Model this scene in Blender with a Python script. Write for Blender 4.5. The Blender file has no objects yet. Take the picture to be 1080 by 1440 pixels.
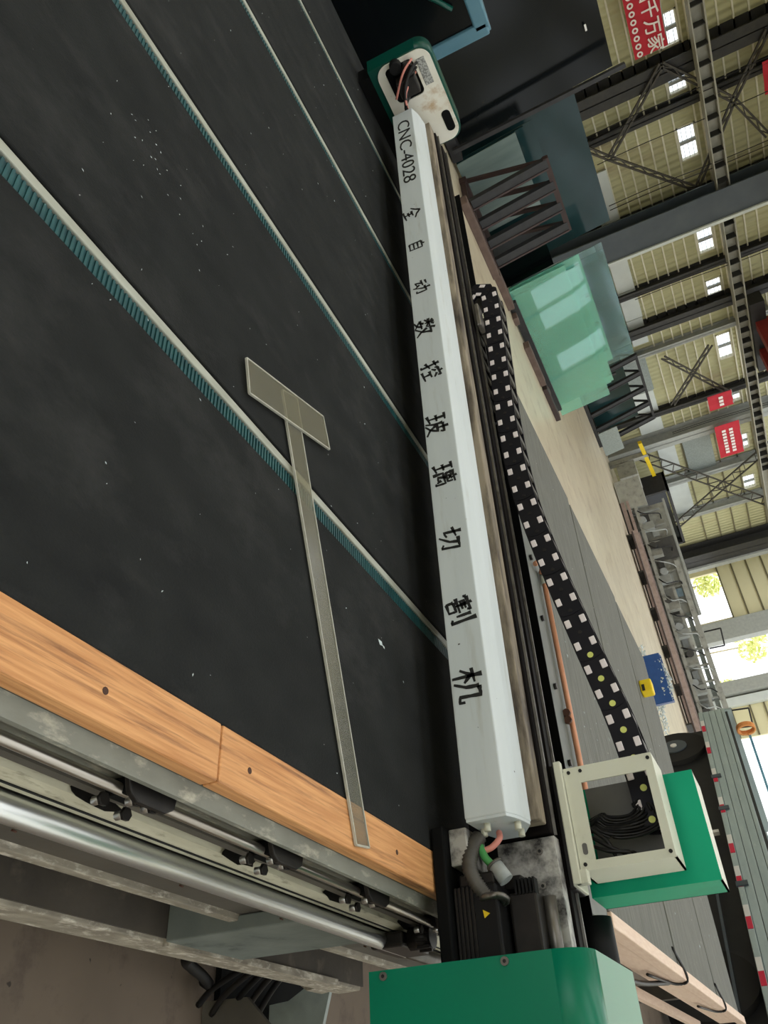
import bpy, bmesh, math, random
from mathutils import Vector, Matrix

random.seed(7)
sc = bpy.context.scene
COL = sc.collection

# ------------------------------------------------------------------ camera
cam_d = bpy.data.cameras.new('camera')
cam_d.sensor_fit = 'AUTO'
cam_d.sensor_width = 36.0
cam_d.lens = 28.345
cam_d.clip_start = 0.02
cam_d.clip_end = 300
cam = bpy.data.objects.new('camera', cam_d)
COL.objects.link(cam)
R0 = Vector((0.78961934, 0.53783773, -0.29535043))
R1 = Vector((-0.04413744, -0.43030948, -0.90160171))
R2 = Vector((-0.61200751, 0.72495816, -0.3160419))
X_, Y_, Z_ = -R1, -R0, -R2
cam.matrix_world = Matrix(((X_.x, Y_.x, Z_.x, 0), (X_.y, Y_.y, Z_.y, 0), (X_.z, Y_.z, Z_.z, 1.5), (0, 0, 0, 1)))
sc.camera = cam

# ------------------------------------------------------------------ sky, sun, exposure
w = bpy.data.worlds.new('sky')
sc.world = w
w.use_nodes = True
bg = w.node_tree.nodes['Background']
bg.inputs[0].default_value = (0.93, 0.97, 1.0, 1)
bg.inputs[1].default_value = 1.0
sun_d = bpy.data.lights.new('sun', 'SUN')
sun_d.energy = 0.0
sun_d.angle = math.radians(25)
sun_d.color = (1.0, 0.97, 0.9)
sun = bpy.data.objects.new('sun', sun_d)
sun.rotation_euler = (math.radians(38), math.radians(22), 0)
COL.objects.link(sun)
vs = sc.view_settings
sc.display_settings.display_device = 'sRGB'
vs.view_transform = 'Standard'
vs.look = 'None'
vs.gamma = 1
vs.use_curve_mapping = False
vs.exposure = 1.28
try:
    sc.cycles.use_denoising = True
    sc.cycles.max_bounces = 8
    sc.cycles.sample_clamp_indirect = 6
except Exception:
    pass

# ------------------------------------------------------------------ materials
def lin(c):
    return tuple(((x / 12.92) if x <= 0.04045 else ((x + 0.055) / 1.055) ** 2.4) for x in [v / 255 for v in c])

def mat(name, c, c2=None, rough=0.6, metal=0.0, scale=8.0, stretch=(1, 1, 1), bump=0.0, bscale=None, dirt=None, dirt_amt=0.45,
        dirt_scale=6.0, spec=0.5, sheen=0.0, trans=0.0, ior=1.45, coat=0.0, specks=None, speck_scale=90, speck_thr=0.72, detail=6, contrast=0.25,
        rough_var=0.0):
    m = bpy.data.materials.new(name)
    m.use_nodes = True
    nt = m.node_tree
    N, L = nt.nodes, nt.links
    p = N['Principled BSDF']
    p.inputs['Roughness'].default_value = rough
    p.inputs['Metallic'].default_value = metal
    p.inputs['Specular IOR Level'].default_value = spec
    p.inputs['IOR'].default_value = ior
    p.inputs['Transmission Weight'].default_value = trans
    p.inputs['Coat Weight'].default_value = coat
    p.inputs['Sheen Weight'].default_value = sheen
    p.inputs['Sheen Roughness'].default_value = 0.4
    tc = N.new('ShaderNodeTexCoord')
    mp = N.new('ShaderNodeMapping')
    mp.inputs['Scale'].default_value = stretch
    L.new(tc.outputs['Object'], mp.inputs[0])
    no = N.new('ShaderNodeTexNoise')
    no.inputs['Scale'].default_value = scale
    no.inputs['Detail'].default_value = detail
    L.new(mp.outputs[0], no.inputs['Vector'])
    rp = N.new('ShaderNodeValToRGB')
    rp.color_ramp.elements[0].position = 0.5 - contrast
    rp.color_ramp.elements[1].position = 0.5 + contrast
    rp.color_ramp.elements[0].color = (*lin(c), 1)
    rp.color_ramp.elements[1].color = (*lin(c2 or c), 1)
    L.new(no.outputs['Fac'], rp.inputs[0])
    out = rp.outputs[0]
    if dirt:
        n2 = N.new('ShaderNodeTexNoise')
        n2.inputs['Scale'].default_value = dirt_scale
        n2.inputs['Detail'].default_value = 8
        n2.inputs['Roughness'].default_value = 0.65
        L.new(mp.outputs[0], n2.inputs['Vector'])
        r2 = N.new('ShaderNodeValToRGB')
        r2.color_ramp.elements[0].position = 1 - dirt_amt - 0.08
        r2.color_ramp.elements[1].position = 1 - dirt_amt + 0.12
        L.new(n2.outputs['Fac'], r2.inputs[0])
        mx = N.new('ShaderNodeMix')
        mx.data_type = 'RGBA'
        L.new(r2.outputs[0], mx.inputs[0])
        L.new(out, mx.inputs[6])
        mx.inputs[7].default_value = (*lin(dirt), 1)
        out = mx.outputs[2]
    if specks:
        vo = N.new('ShaderNodeTexNoise')
        vo.inputs['Scale'].default_value = speck_scale
        vo.inputs['Detail'].default_value = 2
        L.new(tc.outputs['Object'], vo.inputs['Vector'])
        r3 = N.new('ShaderNodeValToRGB')
        r3.color_ramp.elements[0].position = speck_thr
        r3.color_ramp.elements[1].position = speck_thr + 0.03
        L.new(vo.outputs['Fac'], r3.inputs[0])
        mx = N.new('ShaderNodeMix')
        mx.data_type = 'RGBA'
        L.new(r3.outputs[0], mx.inputs[0])
        L.new(out, mx.inputs[6])
        mx.inputs[7].default_value = (*lin(specks), 1)
        out = mx.outputs[2]
    L.new(out, p.inputs['Base Color'])
    if rough_var:
        mr = N.new('ShaderNodeMapRange')
        mr.inputs[3].default_value = max(0.02, rough - rough_var)
        mr.inputs[4].default_value = min(1, rough + rough_var)
        L.new(no.outputs['Fac'], mr.inputs[0])
        L.new(mr.outputs[0], p.inputs['Roughness'])
    if bump:
        b = N.new('ShaderNodeBump')
        b.inputs['Strength'].default_value = bump
        b.inputs['Distance'].default_value = 0.003
        nb = N.new('ShaderNodeTexNoise')
        nb.inputs['Scale'].default_value = bscale or scale * 6
        nb.inputs['Detail'].default_value = 4
        L.new(mp.outputs[0], nb.inputs['Vector'])
        L.new(nb.outputs['Fac'], b.inputs['Height'])
        L.new(b.outputs[0], p.inputs['Normal'])
    return m

def clad_mat(name, c, c2, axis, period, dirt=None):
    """corrugated steel cladding: vertical ribs too fine to model at this distance"""
    m = mat(name, c, c2, rough=0.55, scale=0.9, stretch=(1, 1, 0.25), dirt=dirt, dirt_amt=0.36, dirt_scale=0.8)
    nt = m.node_tree
    N, L = nt.nodes, nt.links
    p = N['Principled BSDF']
    tc = N.new('ShaderNodeTexCoord')
    wv = N.new('ShaderNodeTexWave')
    wv.bands_direction = axis
    wv.wave_profile = 'SIN'
    wv.inputs['Scale'].default_value = 0.314 / period
    L.new(tc.outputs['Object'], wv.inputs['Vector'])
    b = N.new('ShaderNodeBump')
    b.inputs['Strength'].default_value = 0.9
    b.inputs['Distance'].default_value = 0.04
    L.new(wv.outputs['Fac'], b.inputs['Height'])
    L.new(b.outputs[0], p.inputs['Normal'])
    return m

M = {}
M['felt'] = mat('black_felt', (28, 29, 29), (40, 41, 40), rough=0.95, scale=9, stretch=(1.5, .9, 1), bump=0.5, bscale=220, spec=0.2, specks=(150, 152, 148), speck_scale=60, speck_thr=0.79,
                dirt=(50, 50, 49), dirt_amt=0.40, dirt_scale=5)
M['felt_far'] = mat('grey_felt', (78, 78, 72), (120, 120, 112), rough=0.75, scale=16, stretch=(.35, 5, 1), bump=0.4, bscale=120, spec=0.4, dirt=(92, 90, 80), dirt_amt=.42, dirt_scale=30, specks=(190, 188, 176), speck_scale=42, speck_thr=0.75)  # lighter grey than the near felt, streaked and specked
M['belt'] = mat('teal_belt', (20, 62, 66), (34, 84, 86), rough=0.5, scale=30)
M['slot_dark'] = mat('slot_black', (8, 9, 9), rough=0.8)
M['strip'] = mat('worn_aluminium', (186, 188, 176), (150, 150, 136), rough=0.5, metal=0.3, scale=30, stretch=(1, .3, 1), dirt=(120, 104, 70), dirt_amt=0.36, dirt_scale=14)
M['wood'] = mat('orange_wood', (190, 130, 78), (222, 164, 108), rough=0.6, scale=22, stretch=(7, .28, 7), bump=0.35, bscale=70, contrast=.18, dirt=(122, 76, 46), dirt_amt=0.40, dirt_scale=14)
M['wood_pale'] = mat('wood_reflection_pale', (226, 200, 178), (212, 180, 156), rough=0.5, scale=14, stretch=(6, .8, 6), dirt=(190, 150, 130), dirt_amt=0.3)  # wood paled to carry the reflection on the far rail
M['nail'] = mat('rusty_nail', (70, 42, 28), rough=0.7)
M['grey_paint'] = mat('grey_paint_chipped', (140, 142, 132), (116, 116, 106), rough=0.6, scale=14, stretch=(2, .8, 2), bump=0.3, bscale=50, dirt=(196, 190, 172), dirt_amt=0.38, dirt_scale=22)
M['cream_bar'] = mat('cream_bar', (196, 192, 170), (170, 164, 142), rough=0.45, scale=20, stretch=(3, .6, 3), bump=0.2, bscale=60, dirt=(92, 84, 68), dirt_amt=0.34, dirt_scale=26)
M['steel'] = mat('polished_steel', (222, 224, 224), (232, 234, 234), rough=0.33, metal=1.0, scale=10, stretch=(1, .1, 1))
M['guide_steel'] = mat('guide_bar_steel', (186, 180, 170), (150, 142, 132), rough=0.3, metal=0.9, scale=24, stretch=(1, .2, 1), dirt=(84, 76, 68), dirt_amt=0.33)
M['steel_dull'] = mat('dull_steel', (132, 128, 122), (96, 92, 86), rough=0.38, metal=0.8, scale=24, dirt=(60, 52, 46), dirt_amt=0.35)
M['dark_steel'] = mat('dark_oily_steel', (30, 28, 27), (48, 45, 42), rough=0.4, metal=0.4, scale=20, spec=0.3)
M['frame_steel'] = mat('dirty_frame_steel', (94, 89, 80), (66, 62, 56), rough=0.7, scale=7, bump=0.3, bscale=40, dirt=(84, 76, 66), dirt_amt=0.42, dirt_scale=10)
M['flange_top'] = mat('grimy_flange_top', (80, 73, 64), (58, 53, 47), rough=0.8, scale=9, bump=0.3, bscale=40, dirt=(96, 88, 76), dirt_amt=0.36, dirt_scale=14)
M['frame_edge'] = mat('rough_flange_edge', (164, 156, 140), (112, 104, 92), rough=0.75, scale=18, stretch=(2, .8, 2), bump=0.5, bscale=60, dirt=(214, 206, 192), dirt_amt=0.40, dirt_scale=30)
M['bracket_green'] = mat('grey_green_gusset', (118, 124, 118), (94, 102, 98), rough=0.7, scale=12, bump=0.3, dirt=(48, 50, 46), dirt_amt=0.36, dirt_scale=12)
M['white_paint'] = mat('white_beam_paint', (192, 199, 200), (203, 209, 210), rough=0.42, scale=5, stretch=(.4, 4, 4), dirt=(176, 178, 172), dirt_amt=0.36, dirt_scale=7, specks=(70, 66, 60), speck_scale=70, speck_thr=0.765)
M['ink'] = mat('black_ink', (22, 22, 20), rough=0.7)
M['tan'] = mat('grimy_plate', (150, 138, 118), (112, 100, 84), rough=0.6, scale=12, stretch=(.5, 3, 3), dirt=(52, 42, 34), dirt_amt=0.45, dirt_scale=6)
M['black_rail'] = mat('black_gloss_rail', (13, 10, 10), (20, 16, 15), rough=0.6, scale=6, spec=0.08)
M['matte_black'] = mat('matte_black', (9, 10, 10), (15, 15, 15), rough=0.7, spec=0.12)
M['chain'] = mat('chain_plastic', (17, 16, 21), (25, 23, 29), rough=0.5, scale=20, spec=0.2)
M['chain_white'] = mat('chain_white_tab', (226, 216, 216), rough=0.5)
M['chain_yellow'] = mat('chain_yellow_tab', (206, 210, 112), rough=0.5)
M['box_white'] = mat('cream_enamel', (206, 206, 188), (196, 195, 176), rough=0.42, scale=6, dirt=(164, 158, 138), dirt_amt=0.3, dirt_scale=12)
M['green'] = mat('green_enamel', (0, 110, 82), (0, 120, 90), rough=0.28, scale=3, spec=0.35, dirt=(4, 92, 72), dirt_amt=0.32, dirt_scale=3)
M['green_dusty_lit'] = mat('green_enamel_dusty_lit', (0, 146, 110), (2, 154, 116), rough=0.4, scale=4, dirt=(90, 150, 130), dirt_amt=0.3, dirt_scale=7)  # dusty enamel, base brightened for light on the casing
M['green_dark'] = mat('green_shaded_and_strap', (0, 62, 52), (0, 72, 60), rough=0.35, scale=4)  # far hood's shade put into its green; the straps share it
M['cap_cream'] = mat('stained_cream_plate', (228, 225, 214), (216, 210, 194), rough=0.45, scale=8, dirt=(172, 134, 84), dirt_amt=0.38, dirt_scale=9)
M['speckle'] = mat('speckled_label', (120, 120, 116), (170, 170, 164), rough=0.6, scale=160, contrast=0.05)
M['rubber'] = mat('rubber', (13, 13, 14), (24, 23, 23), rough=0.55, spec=0.2)
M['cable'] = mat('cable_black', (18, 17, 17), (34, 32, 30), rough=0.4, spec=0.3)
M['cable_grey'] = mat('cable_grey', (88, 84, 77), (62, 59, 55), rough=0.5, scale=30)
M['inner'] = mat('grey_inner_plate', (104, 102, 98), (84, 82, 78), rough=0.5, scale=8)
M['pink_tube'] = mat('pink_tube', (206, 132, 118), rough=0.4)
M['green_cable'] = mat('green_cable', (74, 150, 84), rough=0.45)
M['grey_plastic'] = mat('grey_plastic', (168, 172, 170), (140, 144, 142), rough=0.5, scale=50)
M['oily_plate'] = mat('oily_grey_plate', (186, 184, 178), (156, 152, 146), rough=0.42, scale=6, dirt=(24, 21, 19), dirt_amt=0.50, dirt_scale=16)
M['yellow'] = mat('yellow', (236, 206, 20), (226, 190, 16), rough=0.5, scale=14)
M['copper'] = mat('copper_pipe', (206, 148, 116), (190, 130, 98), rough=0.42, metal=0.25, scale=12)
M['strip_green'] = mat('grey_green_sheet', (72, 78, 72), (100, 102, 95), rough=0.5, scale=8, dirt=(90, 86, 76), dirt_amt=0.34)
M['acrylic'] = mat('clear_acrylic', (222, 220, 204), rough=0.12, trans=0.9, ior=1.3, scale=20)
M['acrylic_edge'] = mat('sawn_acrylic_edge', (206, 204, 190), (178, 176, 162), rough=0.4, trans=0.25, scale=60)
M['glass_teal'] = mat('teal_glass', (150, 228, 208), (168, 236, 218), rough=0.02, trans=0.72, ior=1.6, scale=1)
M['glass_clear'] = mat('clear_glass', (176, 204, 204), rough=0.04, trans=0.85, ior=1.3, scale=1)
M['glass_black'] = mat('dark_glass', (9, 12, 14), (14, 18, 20), rough=0.14, scale=.6, spec=0.22, coat=0)
M['glass_deep'] = mat('deep_teal_glass', (24, 44, 46), (38, 64, 66), rough=0.12, scale=.7, spec=0.25)
M['glass_grey'] = mat('dusty_grey_glass', (112, 128, 124), (92, 108, 106), rough=0.3, scale=2, stretch=(1, 4, .5))
M['green_case_lit'] = mat('green_casing_enamel_lit', (0, 150, 112), (2, 158, 118), rough=0.5, spec=0.25, scale=3, dirt=(0, 128, 98), dirt_amt=0.34, dirt_scale=3)  # green brightened to carry the light falling on the casing
M['rack_red'] = mat('red_oxide_steel', (62, 44, 42), (46, 34, 33), rough=0.6, scale=8)
M['rack_dark'] = mat('dark_rack_steel', (30, 30, 32), (44, 44, 46), rough=0.6)
M['sleeper'] = mat('old_sleeper', (110, 92, 84), (84, 68, 62), rough=0.85, scale=6)
M['blue_frame'] = mat('blue_frame', (62, 104, 124), (98, 140, 154), rough=0.35, scale=3)
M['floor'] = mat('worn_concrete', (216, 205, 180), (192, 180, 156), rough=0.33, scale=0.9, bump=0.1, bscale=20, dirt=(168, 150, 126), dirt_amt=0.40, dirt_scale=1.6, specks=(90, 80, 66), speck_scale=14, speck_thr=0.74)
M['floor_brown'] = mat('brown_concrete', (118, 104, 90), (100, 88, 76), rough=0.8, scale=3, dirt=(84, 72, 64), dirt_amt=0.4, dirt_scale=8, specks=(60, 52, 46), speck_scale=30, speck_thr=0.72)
M['clad'] = clad_mat('olive_cladding', (196, 192, 150), (178, 175, 134), 'Y', 0.22, dirt=(158, 138, 110))
M['clad_end'] = mat('beige_cladding', (226, 218, 178), (212, 206, 168), rough=0.6, scale=.6)
M['girt'] = mat('pale_girt', (232, 228, 206), (216, 212, 190), rough=0.5)
M['girt_dark'] = mat('dark_girt', (112, 106, 80), rough=0.6)
M['column'] = mat('slate_column', (60, 68, 76), (74, 82, 88), rough=0.5, scale=2)
M['column_dark'] = mat('dark_post', (44, 44, 44), (58, 57, 54), rough=0.6)
M['column_light'] = mat('pale_post', (150, 154, 150), (168, 170, 164), rough=0.55)
M['runway'] = mat('grey_runway', (166, 164, 152), (150, 148, 136), rough=0.55)
M['brace'] = mat('lattice_steel', (50, 46, 40), (74, 70, 62), rough=0.55)
M['red_cloth'] = mat('red_banner', (176, 26, 44), (192, 34, 52), rough=0.7, scale=4)
M['white_print'] = mat('white_print', (236, 226, 222), rough=0.6)
M['pane'] = mat('window_pane', (235, 240, 245), rough=0.05, trans=1.0, ior=1.05)
M['white_panel'] = mat('white_panel', (208, 214, 210), (194, 200, 198), rough=0.5, scale=2)
M['blue_panel'] = mat('pale_blue_panel', (128, 150, 162), (112, 134, 146), rough=0.5)
M['machine'] = mat('machine_grey', (168, 168, 158), (140, 140, 132), rough=0.5, scale=5, dirt=(94, 92, 86), dirt_amt=0.36, dirt_scale=5)
M['machine_dark'] = mat('machine_dark', (56, 56, 54), (76, 74, 70), rough=0.5)
M['trough_brown'] = mat('trough_brown', (104, 88, 84), (84, 72, 70), rough=0.6)
M['machine_pink'] = mat('machine_rail_primer', (168, 148, 140), (140, 122, 116), rough=0.5)
M['truck_side'] = mat('truck_grey_green', (164, 178, 176), (144, 158, 158), rough=0.45, scale=3, stretch=(1, 1, 4), dirt=(182, 192, 188), dirt_amt=0.34)
M['tape_red'] = mat('reflective_red', (196, 30, 62), rough=0.35)
M['tape_white'] = mat('reflective_white', (214, 212, 208), rough=0.35)
M['chassis'] = mat('black_chassis', (20, 20, 24), (30, 30, 34), rough=0.6)
M['tyre'] = mat('tyre', (26, 25, 25), rough=0.85)
M['blue_bin'] = mat('blue_bin', (24, 66, 128), (32, 78, 140), rough=0.45)
M['cullet'] = mat('cullet', (206, 214, 214), (178, 190, 190), rough=0.25)
M['leaf'] = mat('leaf', (234, 238, 176), (222, 230, 150), rough=0.6)
M['bark'] = mat('bark', (176, 166, 140), rough=0.9)
M['orange_hose'] = mat('orange_hose', (226, 150, 84), rough=0.5)
M['crane_red'] = mat('crane_red', (136, 44, 38), (112, 36, 34), rough=0.55)
M['plaque'] = mat('grey_sheet', (150, 158, 154), (126, 134, 130), rough=0.5, scale=20)

# ------------------------------------------------------------------ helpers
class MB:
    def __init__(s):
        s.v, s.f, s.mi, s.sm = [], [], [], []
        s.cur = 0
    def add(s, vs_, fs, smooth=False):
        o = len(s.v)
        s.v += [tuple(v) for v in vs_]
        for f in fs:
            s.f.append([o + i for i in f])
            s.mi.append(s.cur)
            s.sm.append(smooth)
        return s
    def box(s, x0, x1, y0, y1, z0, z1):
        vs_ = [(x, y, z) for x in (x0, x1) for y in (y0, y1) for z in (z0, z1)]
        return s.add(vs_, [(0, 1, 3, 2), (4, 6, 7, 5), (0, 4, 5, 1), (2, 3, 7, 6), (0, 2, 6, 4), (1, 5, 7, 3)])
    def bar(s, p, q, a, b, up=(0, 0, 1)):
        """rectangular bar p->q; a = width across, b = height along up"""
        p, q = Vector(p), Vector(q)
        d = (q - p).normalized()
        u = Vector(up)
        if abs(d.dot(u)) > 0.98:
            u = Vector((1, 0, 0))
        r = d.cross(u).normalized()
        u = r.cross(d).normalized()
        vs_ = []
        for c in (p, q):
            for i, j in ((-1, -1), (1, -1), (1, 1), (-1, 1)):
                vs_.append(c + r * (i * a / 2) + u * (j * b / 2))
        return s.add(vs_, [(0, 1, 2, 3), (7, 6, 5, 4), (0, 4, 5, 1), (1, 5, 6, 2), (2, 6, 7, 3), (3, 7, 4, 0)])
    def cyl(s, p, q, r, n=16, r2=None):
        p, q = Vector(p), Vector(q)
        d = (q - p).normalized()
        u = Vector((0, 0, 1)) if abs(d.z) < 0.9 else Vector((1, 0, 0))
        a = d.cross(u).normalized()
        b = d.cross(a)
        r2 = r if r2 is None else r2
        vs_ = []
        for c, rr in ((p, r), (q, r2)):
            for i in range(n):
                t = 2 * math.pi * i / n
                vs_.append(c + a * (rr * math.cos(t)) + b * (rr * math.sin(t)))
        s.add(vs_, [(i, i + n, (i + 1) % n + n, (i + 1) % n) for i in range(n)], True)
        o = len(s.v) - 2 * n
        s.f.append([o + i for i in range(n)]); s.mi.append(s.cur); s.sm.append(False)
        s.f.append([o + 2 * n - 1 - i for i in range(n)]); s.mi.append(s.cur); s.sm.append(False)
        return s
    def tube(s, pts, r, n=8, ribs=None):
        pts = [Vector(p) for p in pts]
        rings = []
        up = Vector((0.3, 0.2, 1)).normalized()
        for i, p in enumerate(pts):
            d = (pts[min(i + 1, len(pts) - 1)] - pts[max(i - 1, 0)]).normalized()
            a = d.cross(up)
            if a.length < 1e-3:
                a = d.cross(Vector((1, 0, 0)))
            a.normalize()
            b = d.cross(a).normalized()
            rr = r * (1.22 if ribs and i % 2 else 1)
            rings.append([p + a * (rr * math.cos(2 * math.pi * k / n)) + b * (rr * math.sin(2 * math.pi * k / n)) for k in range(n)])
        vs_ = [v for ring in rings for v in ring]
        fs = []
        for i in range(len(pts) - 1):
            for k in range(n):
                fs.append((i * n + k, i * n + (k + 1) % n, (i + 1) * n + (k + 1) % n, (i + 1) * n + k))
        s.add(vs_, fs, True)
        o = len(s.v) - len(vs_)
        s.f.append([o + k for k in range(n)][::-1]); s.mi.append(s.cur); s.sm.append(False)
        s.f.append([o + len(vs_) - n + k for k in range(n)]); s.mi.append(s.cur); s.sm.append(False)
        return s
    def prism(s, prof, axis, a, b, smooth=False):
        """profile extruded along an axis: axis x -> (y,z), y -> (x,z), z -> (x,y)"""
        n = len(prof)
        def P(u, v, t):
            return {'x': (t, u, v), 'y': (u, t, v), 'z': (u, v, t)}[axis]
        vs_ = [P(u, v, a) for u, v in prof] + [P(u, v, b) for u, v in prof]
        s.add(vs_, [(i, (i + 1) % n, (i + 1) % n + n, i + n) for i in range(n)], smooth)
        o = len(s.v) - 2 * n
        s.f.append([o + i for i in range(n)][::-1]); s.mi.append(s.cur); s.sm.append(False)
        s.f.append([o + n + i for i in range(n)]); s.mi.append(s.cur); s.sm.append(False)
        return s
    def quad(s, a, b, c, d):
        return s.add([a, b, c, d], [(0, 1, 2, 3)])
    def build(s, name, m, parent=None, kind=None, bevel=0.0, origin=None):
        me = bpy.data.meshes.new(name)
        if parent is not None:
            off = Vector(parent['_w'])
        else:
            if origin is None:
                xs, ys, zs = zip(*s.v)
                origin = ((min(xs) + max(xs)) / 2, (min(ys) + max(ys)) / 2, min(zs))
            off = Vector(origin)
        me.from_pydata([tuple(Vector(v) - off) for v in s.v], [], s.f)
        ms = m if isinstance(m, (list, tuple)) else [m]
        for q in ms:
            me.materials.append(M[q])
        for p_, i, t in zip(me.polygons, s.mi, s.sm):
            p_.material_index = i
            p_.use_smooth = t
        bm = bmesh.new()
        bm.from_mesh(me)
        bmesh.ops.recalc_face_normals(bm, faces=bm.faces)
        if bevel:
            es = [e for e in bm.edges if len(e.link_faces) == 2 and e.calc_face_angle(0) > 0.6]
            bmesh.ops.bevel(bm, geom=es, offset=bevel, segments=2, affect='EDGES', profile=0.5)
        bm.to_mesh(me)
        bm.free()
        o = bpy.data.objects.new(name, me)
        COL.objects.link(o)
        if parent is not None:
            o.parent = parent
            o['_w'] = list(parent['_w'])
        else:
            o.location = off
            o['_w'] = list(off)
        if kind:
            o['kind'] = kind
        return o

def tag(o, label, cat, group=None):
    o['label'] = label
    o['category'] = cat
    if group:
        o['group'] = group
    return o

def thing(name, label, cat, loc, group=None):
    o = bpy.data.objects.new(name, None)
    o.empty_display_size = 0.1
    COL.objects.link(o)
    o.location = loc
    o['_w'] = list(loc)
    return tag(o, label, cat, group)

def struct_empty(name, loc=(0, 0, 0)):
    o = bpy.data.objects.new(name, None)
    COL.objects.link(o)
    o.location = loc
    o['_w'] = list(loc)
    o['kind'] = 'structure'
    return o

def copy_part(src, parent, loc, rot=None, name=None):
    c = src.copy()
    COL.objects.link(c)
    c.parent = parent
    c.location = loc
    if rot is not None:
        c.rotation_euler = rot
    return c

def bez(pts, n=24):
    """Catmull-Rom through the points"""
    P = [Vector(p) for p in pts]
    P = [P[0] * 2 - P[1]] + P + [P[-1] * 2 - P[-2]]
    out = []
    segs = len(P) - 3
    for i in range(segs):
        p0, p1, p2, p3 = P[i:i + 4]
        k = max(2, n // segs)
        for j in range(k):
            t = j / k
            out.append(0.5 * ((2 * p1) + (p2 - p0) * t + (2 * p0 - 5 * p1 + 4 * p2 - p3) * t * t + (3 * p1 - p0 - 3 * p2 + p3) * t ** 3))
    out.append(P[-2])
    return out

def text_mesh(body, size, fat=0.0, shear=0.0, depth=0.0008):
    cu = bpy.data.curves.new('lettering', 'FONT')
    cu.body = body
    cu.size = size
    cu.align_x = 'CENTER'
    cu.align_y = 'CENTER'
    cu.extrude = depth
    cu.offset = fat
    cu.shear = shear
    cu.resolution_u = 3
    ob = bpy.data.objects.new('lettering', cu)
    COL.objects.link(ob)
    bpy.context.view_layer.update()
    dg = bpy.context.evaluated_depsgraph_get()
    me = bpy.data.meshes.new_from_object(ob.evaluated_get(dg))
    bpy.data.objects.remove(ob)
    bpy.data.curves.remove(cu)
    return me

def letter(body, size, pos, ux, uy, parent, m='ink', fat=0.0, shear=0.0, sx=1.0, rot=0.0, name='lettering'):
    """lettering whose local x runs along ux and local y along uy at world point pos"""
    me = text_mesh(body, size, fat, shear)
    me.materials.clear()
    me.materials.append(M[m])
    ux, uy = Vector(ux).normalized(), Vector(uy).normalized()
    n = ux.cross(uy)
    ca, sa = math.cos(rot), math.sin(rot)
    w0 = Vector(parent['_w']) if parent is not None else Vector((0, 0, 0))
    for v in me.vertices:
        x, y, z = v.co.x * sx, v.co.y, v.co.z
        x, y = x * ca - y * sa, x * sa + y * ca
        v.co = Vector(pos) - w0 + ux * x + uy * y + n * z
    me.name = name
    o = bpy.data.objects.new(name, me)
    COL.objects.link(o)
    if parent is not None:
        o.parent = parent
        o['_w'] = list(parent['_w'])
    return o

def rrect(x0, x1, y0, y1, r, n=6, corners=(1, 1, 1, 1)):
    pts = []
    for k, (cx, cy, a) in enumerate(((x1 - r, y1 - r, 0), (x0 + r, y1 - r, 90), (x0 + r, y0 + r, 180), (x1 - r, y0 + r, 270))):
        if corners[k]:
            for i in range(n + 1):
                t = math.radians(a + 90 * i / n)
                pts.append((cx + r * math.cos(t), cy + r * math.sin(t)))
        else:
            pts.append(((x1, y1), (x0, y1), (x0, y0), (x1, y0))[k])
    return pts


# ================================================================== the hall
mb = MB()
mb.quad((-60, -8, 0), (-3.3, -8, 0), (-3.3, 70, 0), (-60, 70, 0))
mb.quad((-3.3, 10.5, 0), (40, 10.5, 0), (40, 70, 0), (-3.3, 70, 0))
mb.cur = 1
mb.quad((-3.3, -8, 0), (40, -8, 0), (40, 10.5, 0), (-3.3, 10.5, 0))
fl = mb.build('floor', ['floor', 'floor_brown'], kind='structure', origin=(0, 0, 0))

XW, YE, HW = -22.0, 38.0, 9.0
WIN = [(10.95, 11.85), (12.55, 13.15), (14.15, 15.25), (17.75, 18.75), (19.9, 20.65), (22.5, 23.8), (25.42, 26.3), (28.4, 29.4), (31.3, 32.3)]
mb = MB()
mb.box(XW - .15, XW, -4, YE, 0, 4.9)
mb.box(XW - .15, XW, -4, YE, 5.42, HW)
y = -4
for a, b in WIN + [(YE, YE)]:
    mb.box(XW - .15, XW, y, a, 4.9, 5.42)
    y = b
wl = mb.build('wall_left', 'clad', kind='structure', origin=(XW, 0, 0))
for k, (a, b) in enumerate(WIN):
    wn = struct_empty('window_%d' % (k + 1), (XW, (a + b) / 2, 4.9))
    f = MB()
    f.box(XW - .1, XW + .02, a, a + .04, 4.9, 5.42).box(XW - .1, XW + .02, b - .04, b, 4.9, 5.42)
    f.box(XW - .1, XW + .02, a, b, 4.9, 4.94).box(XW - .1, XW + .02, a, b, 5.38, 5.42)
    f.build('window_frame', 'girt', wn)
    MB().box(XW - .08, XW, (a + b) / 2 - .045, (a + b) / 2 + .045, 4.94, 5.38).build('mullion', 'column_light', wn)
    for r in range(1, 4):
        MB().box(XW - .07, XW - .03, a + .04, b - .04, 4.9 + .13 * r - .005, 4.9 + .13 * r + .005).build('glazing_bar', 'column_light', wn)
    for h in range(2):
        c = (a + b) / 2
        y0, y1 = ((a + .04, c - .045), (c + .045, b - .04))[h]
        MB().box(XW - .06, XW - .054, y0, y1, 4.94, 5.38).build('pane', 'pane', wn)

for i, z in enumerate((2.86, 3.2, 3.53, 3.86, 4.18, 4.52, 4.87, 5.45, 5.62, 5.98, 6.35, 6.72, 7.1, 7.5, 7.9)):
    MB().box(XW, XW + .05, 2, 26.5, z - .022, z + .022).build('girt', 'girt', wl)
    if i % 2 == 0:
        MB().box(XW, XW + .05, 26.9, YE, z - .03, z + .03).build('girt', 'girt_dark', wl)

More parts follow.
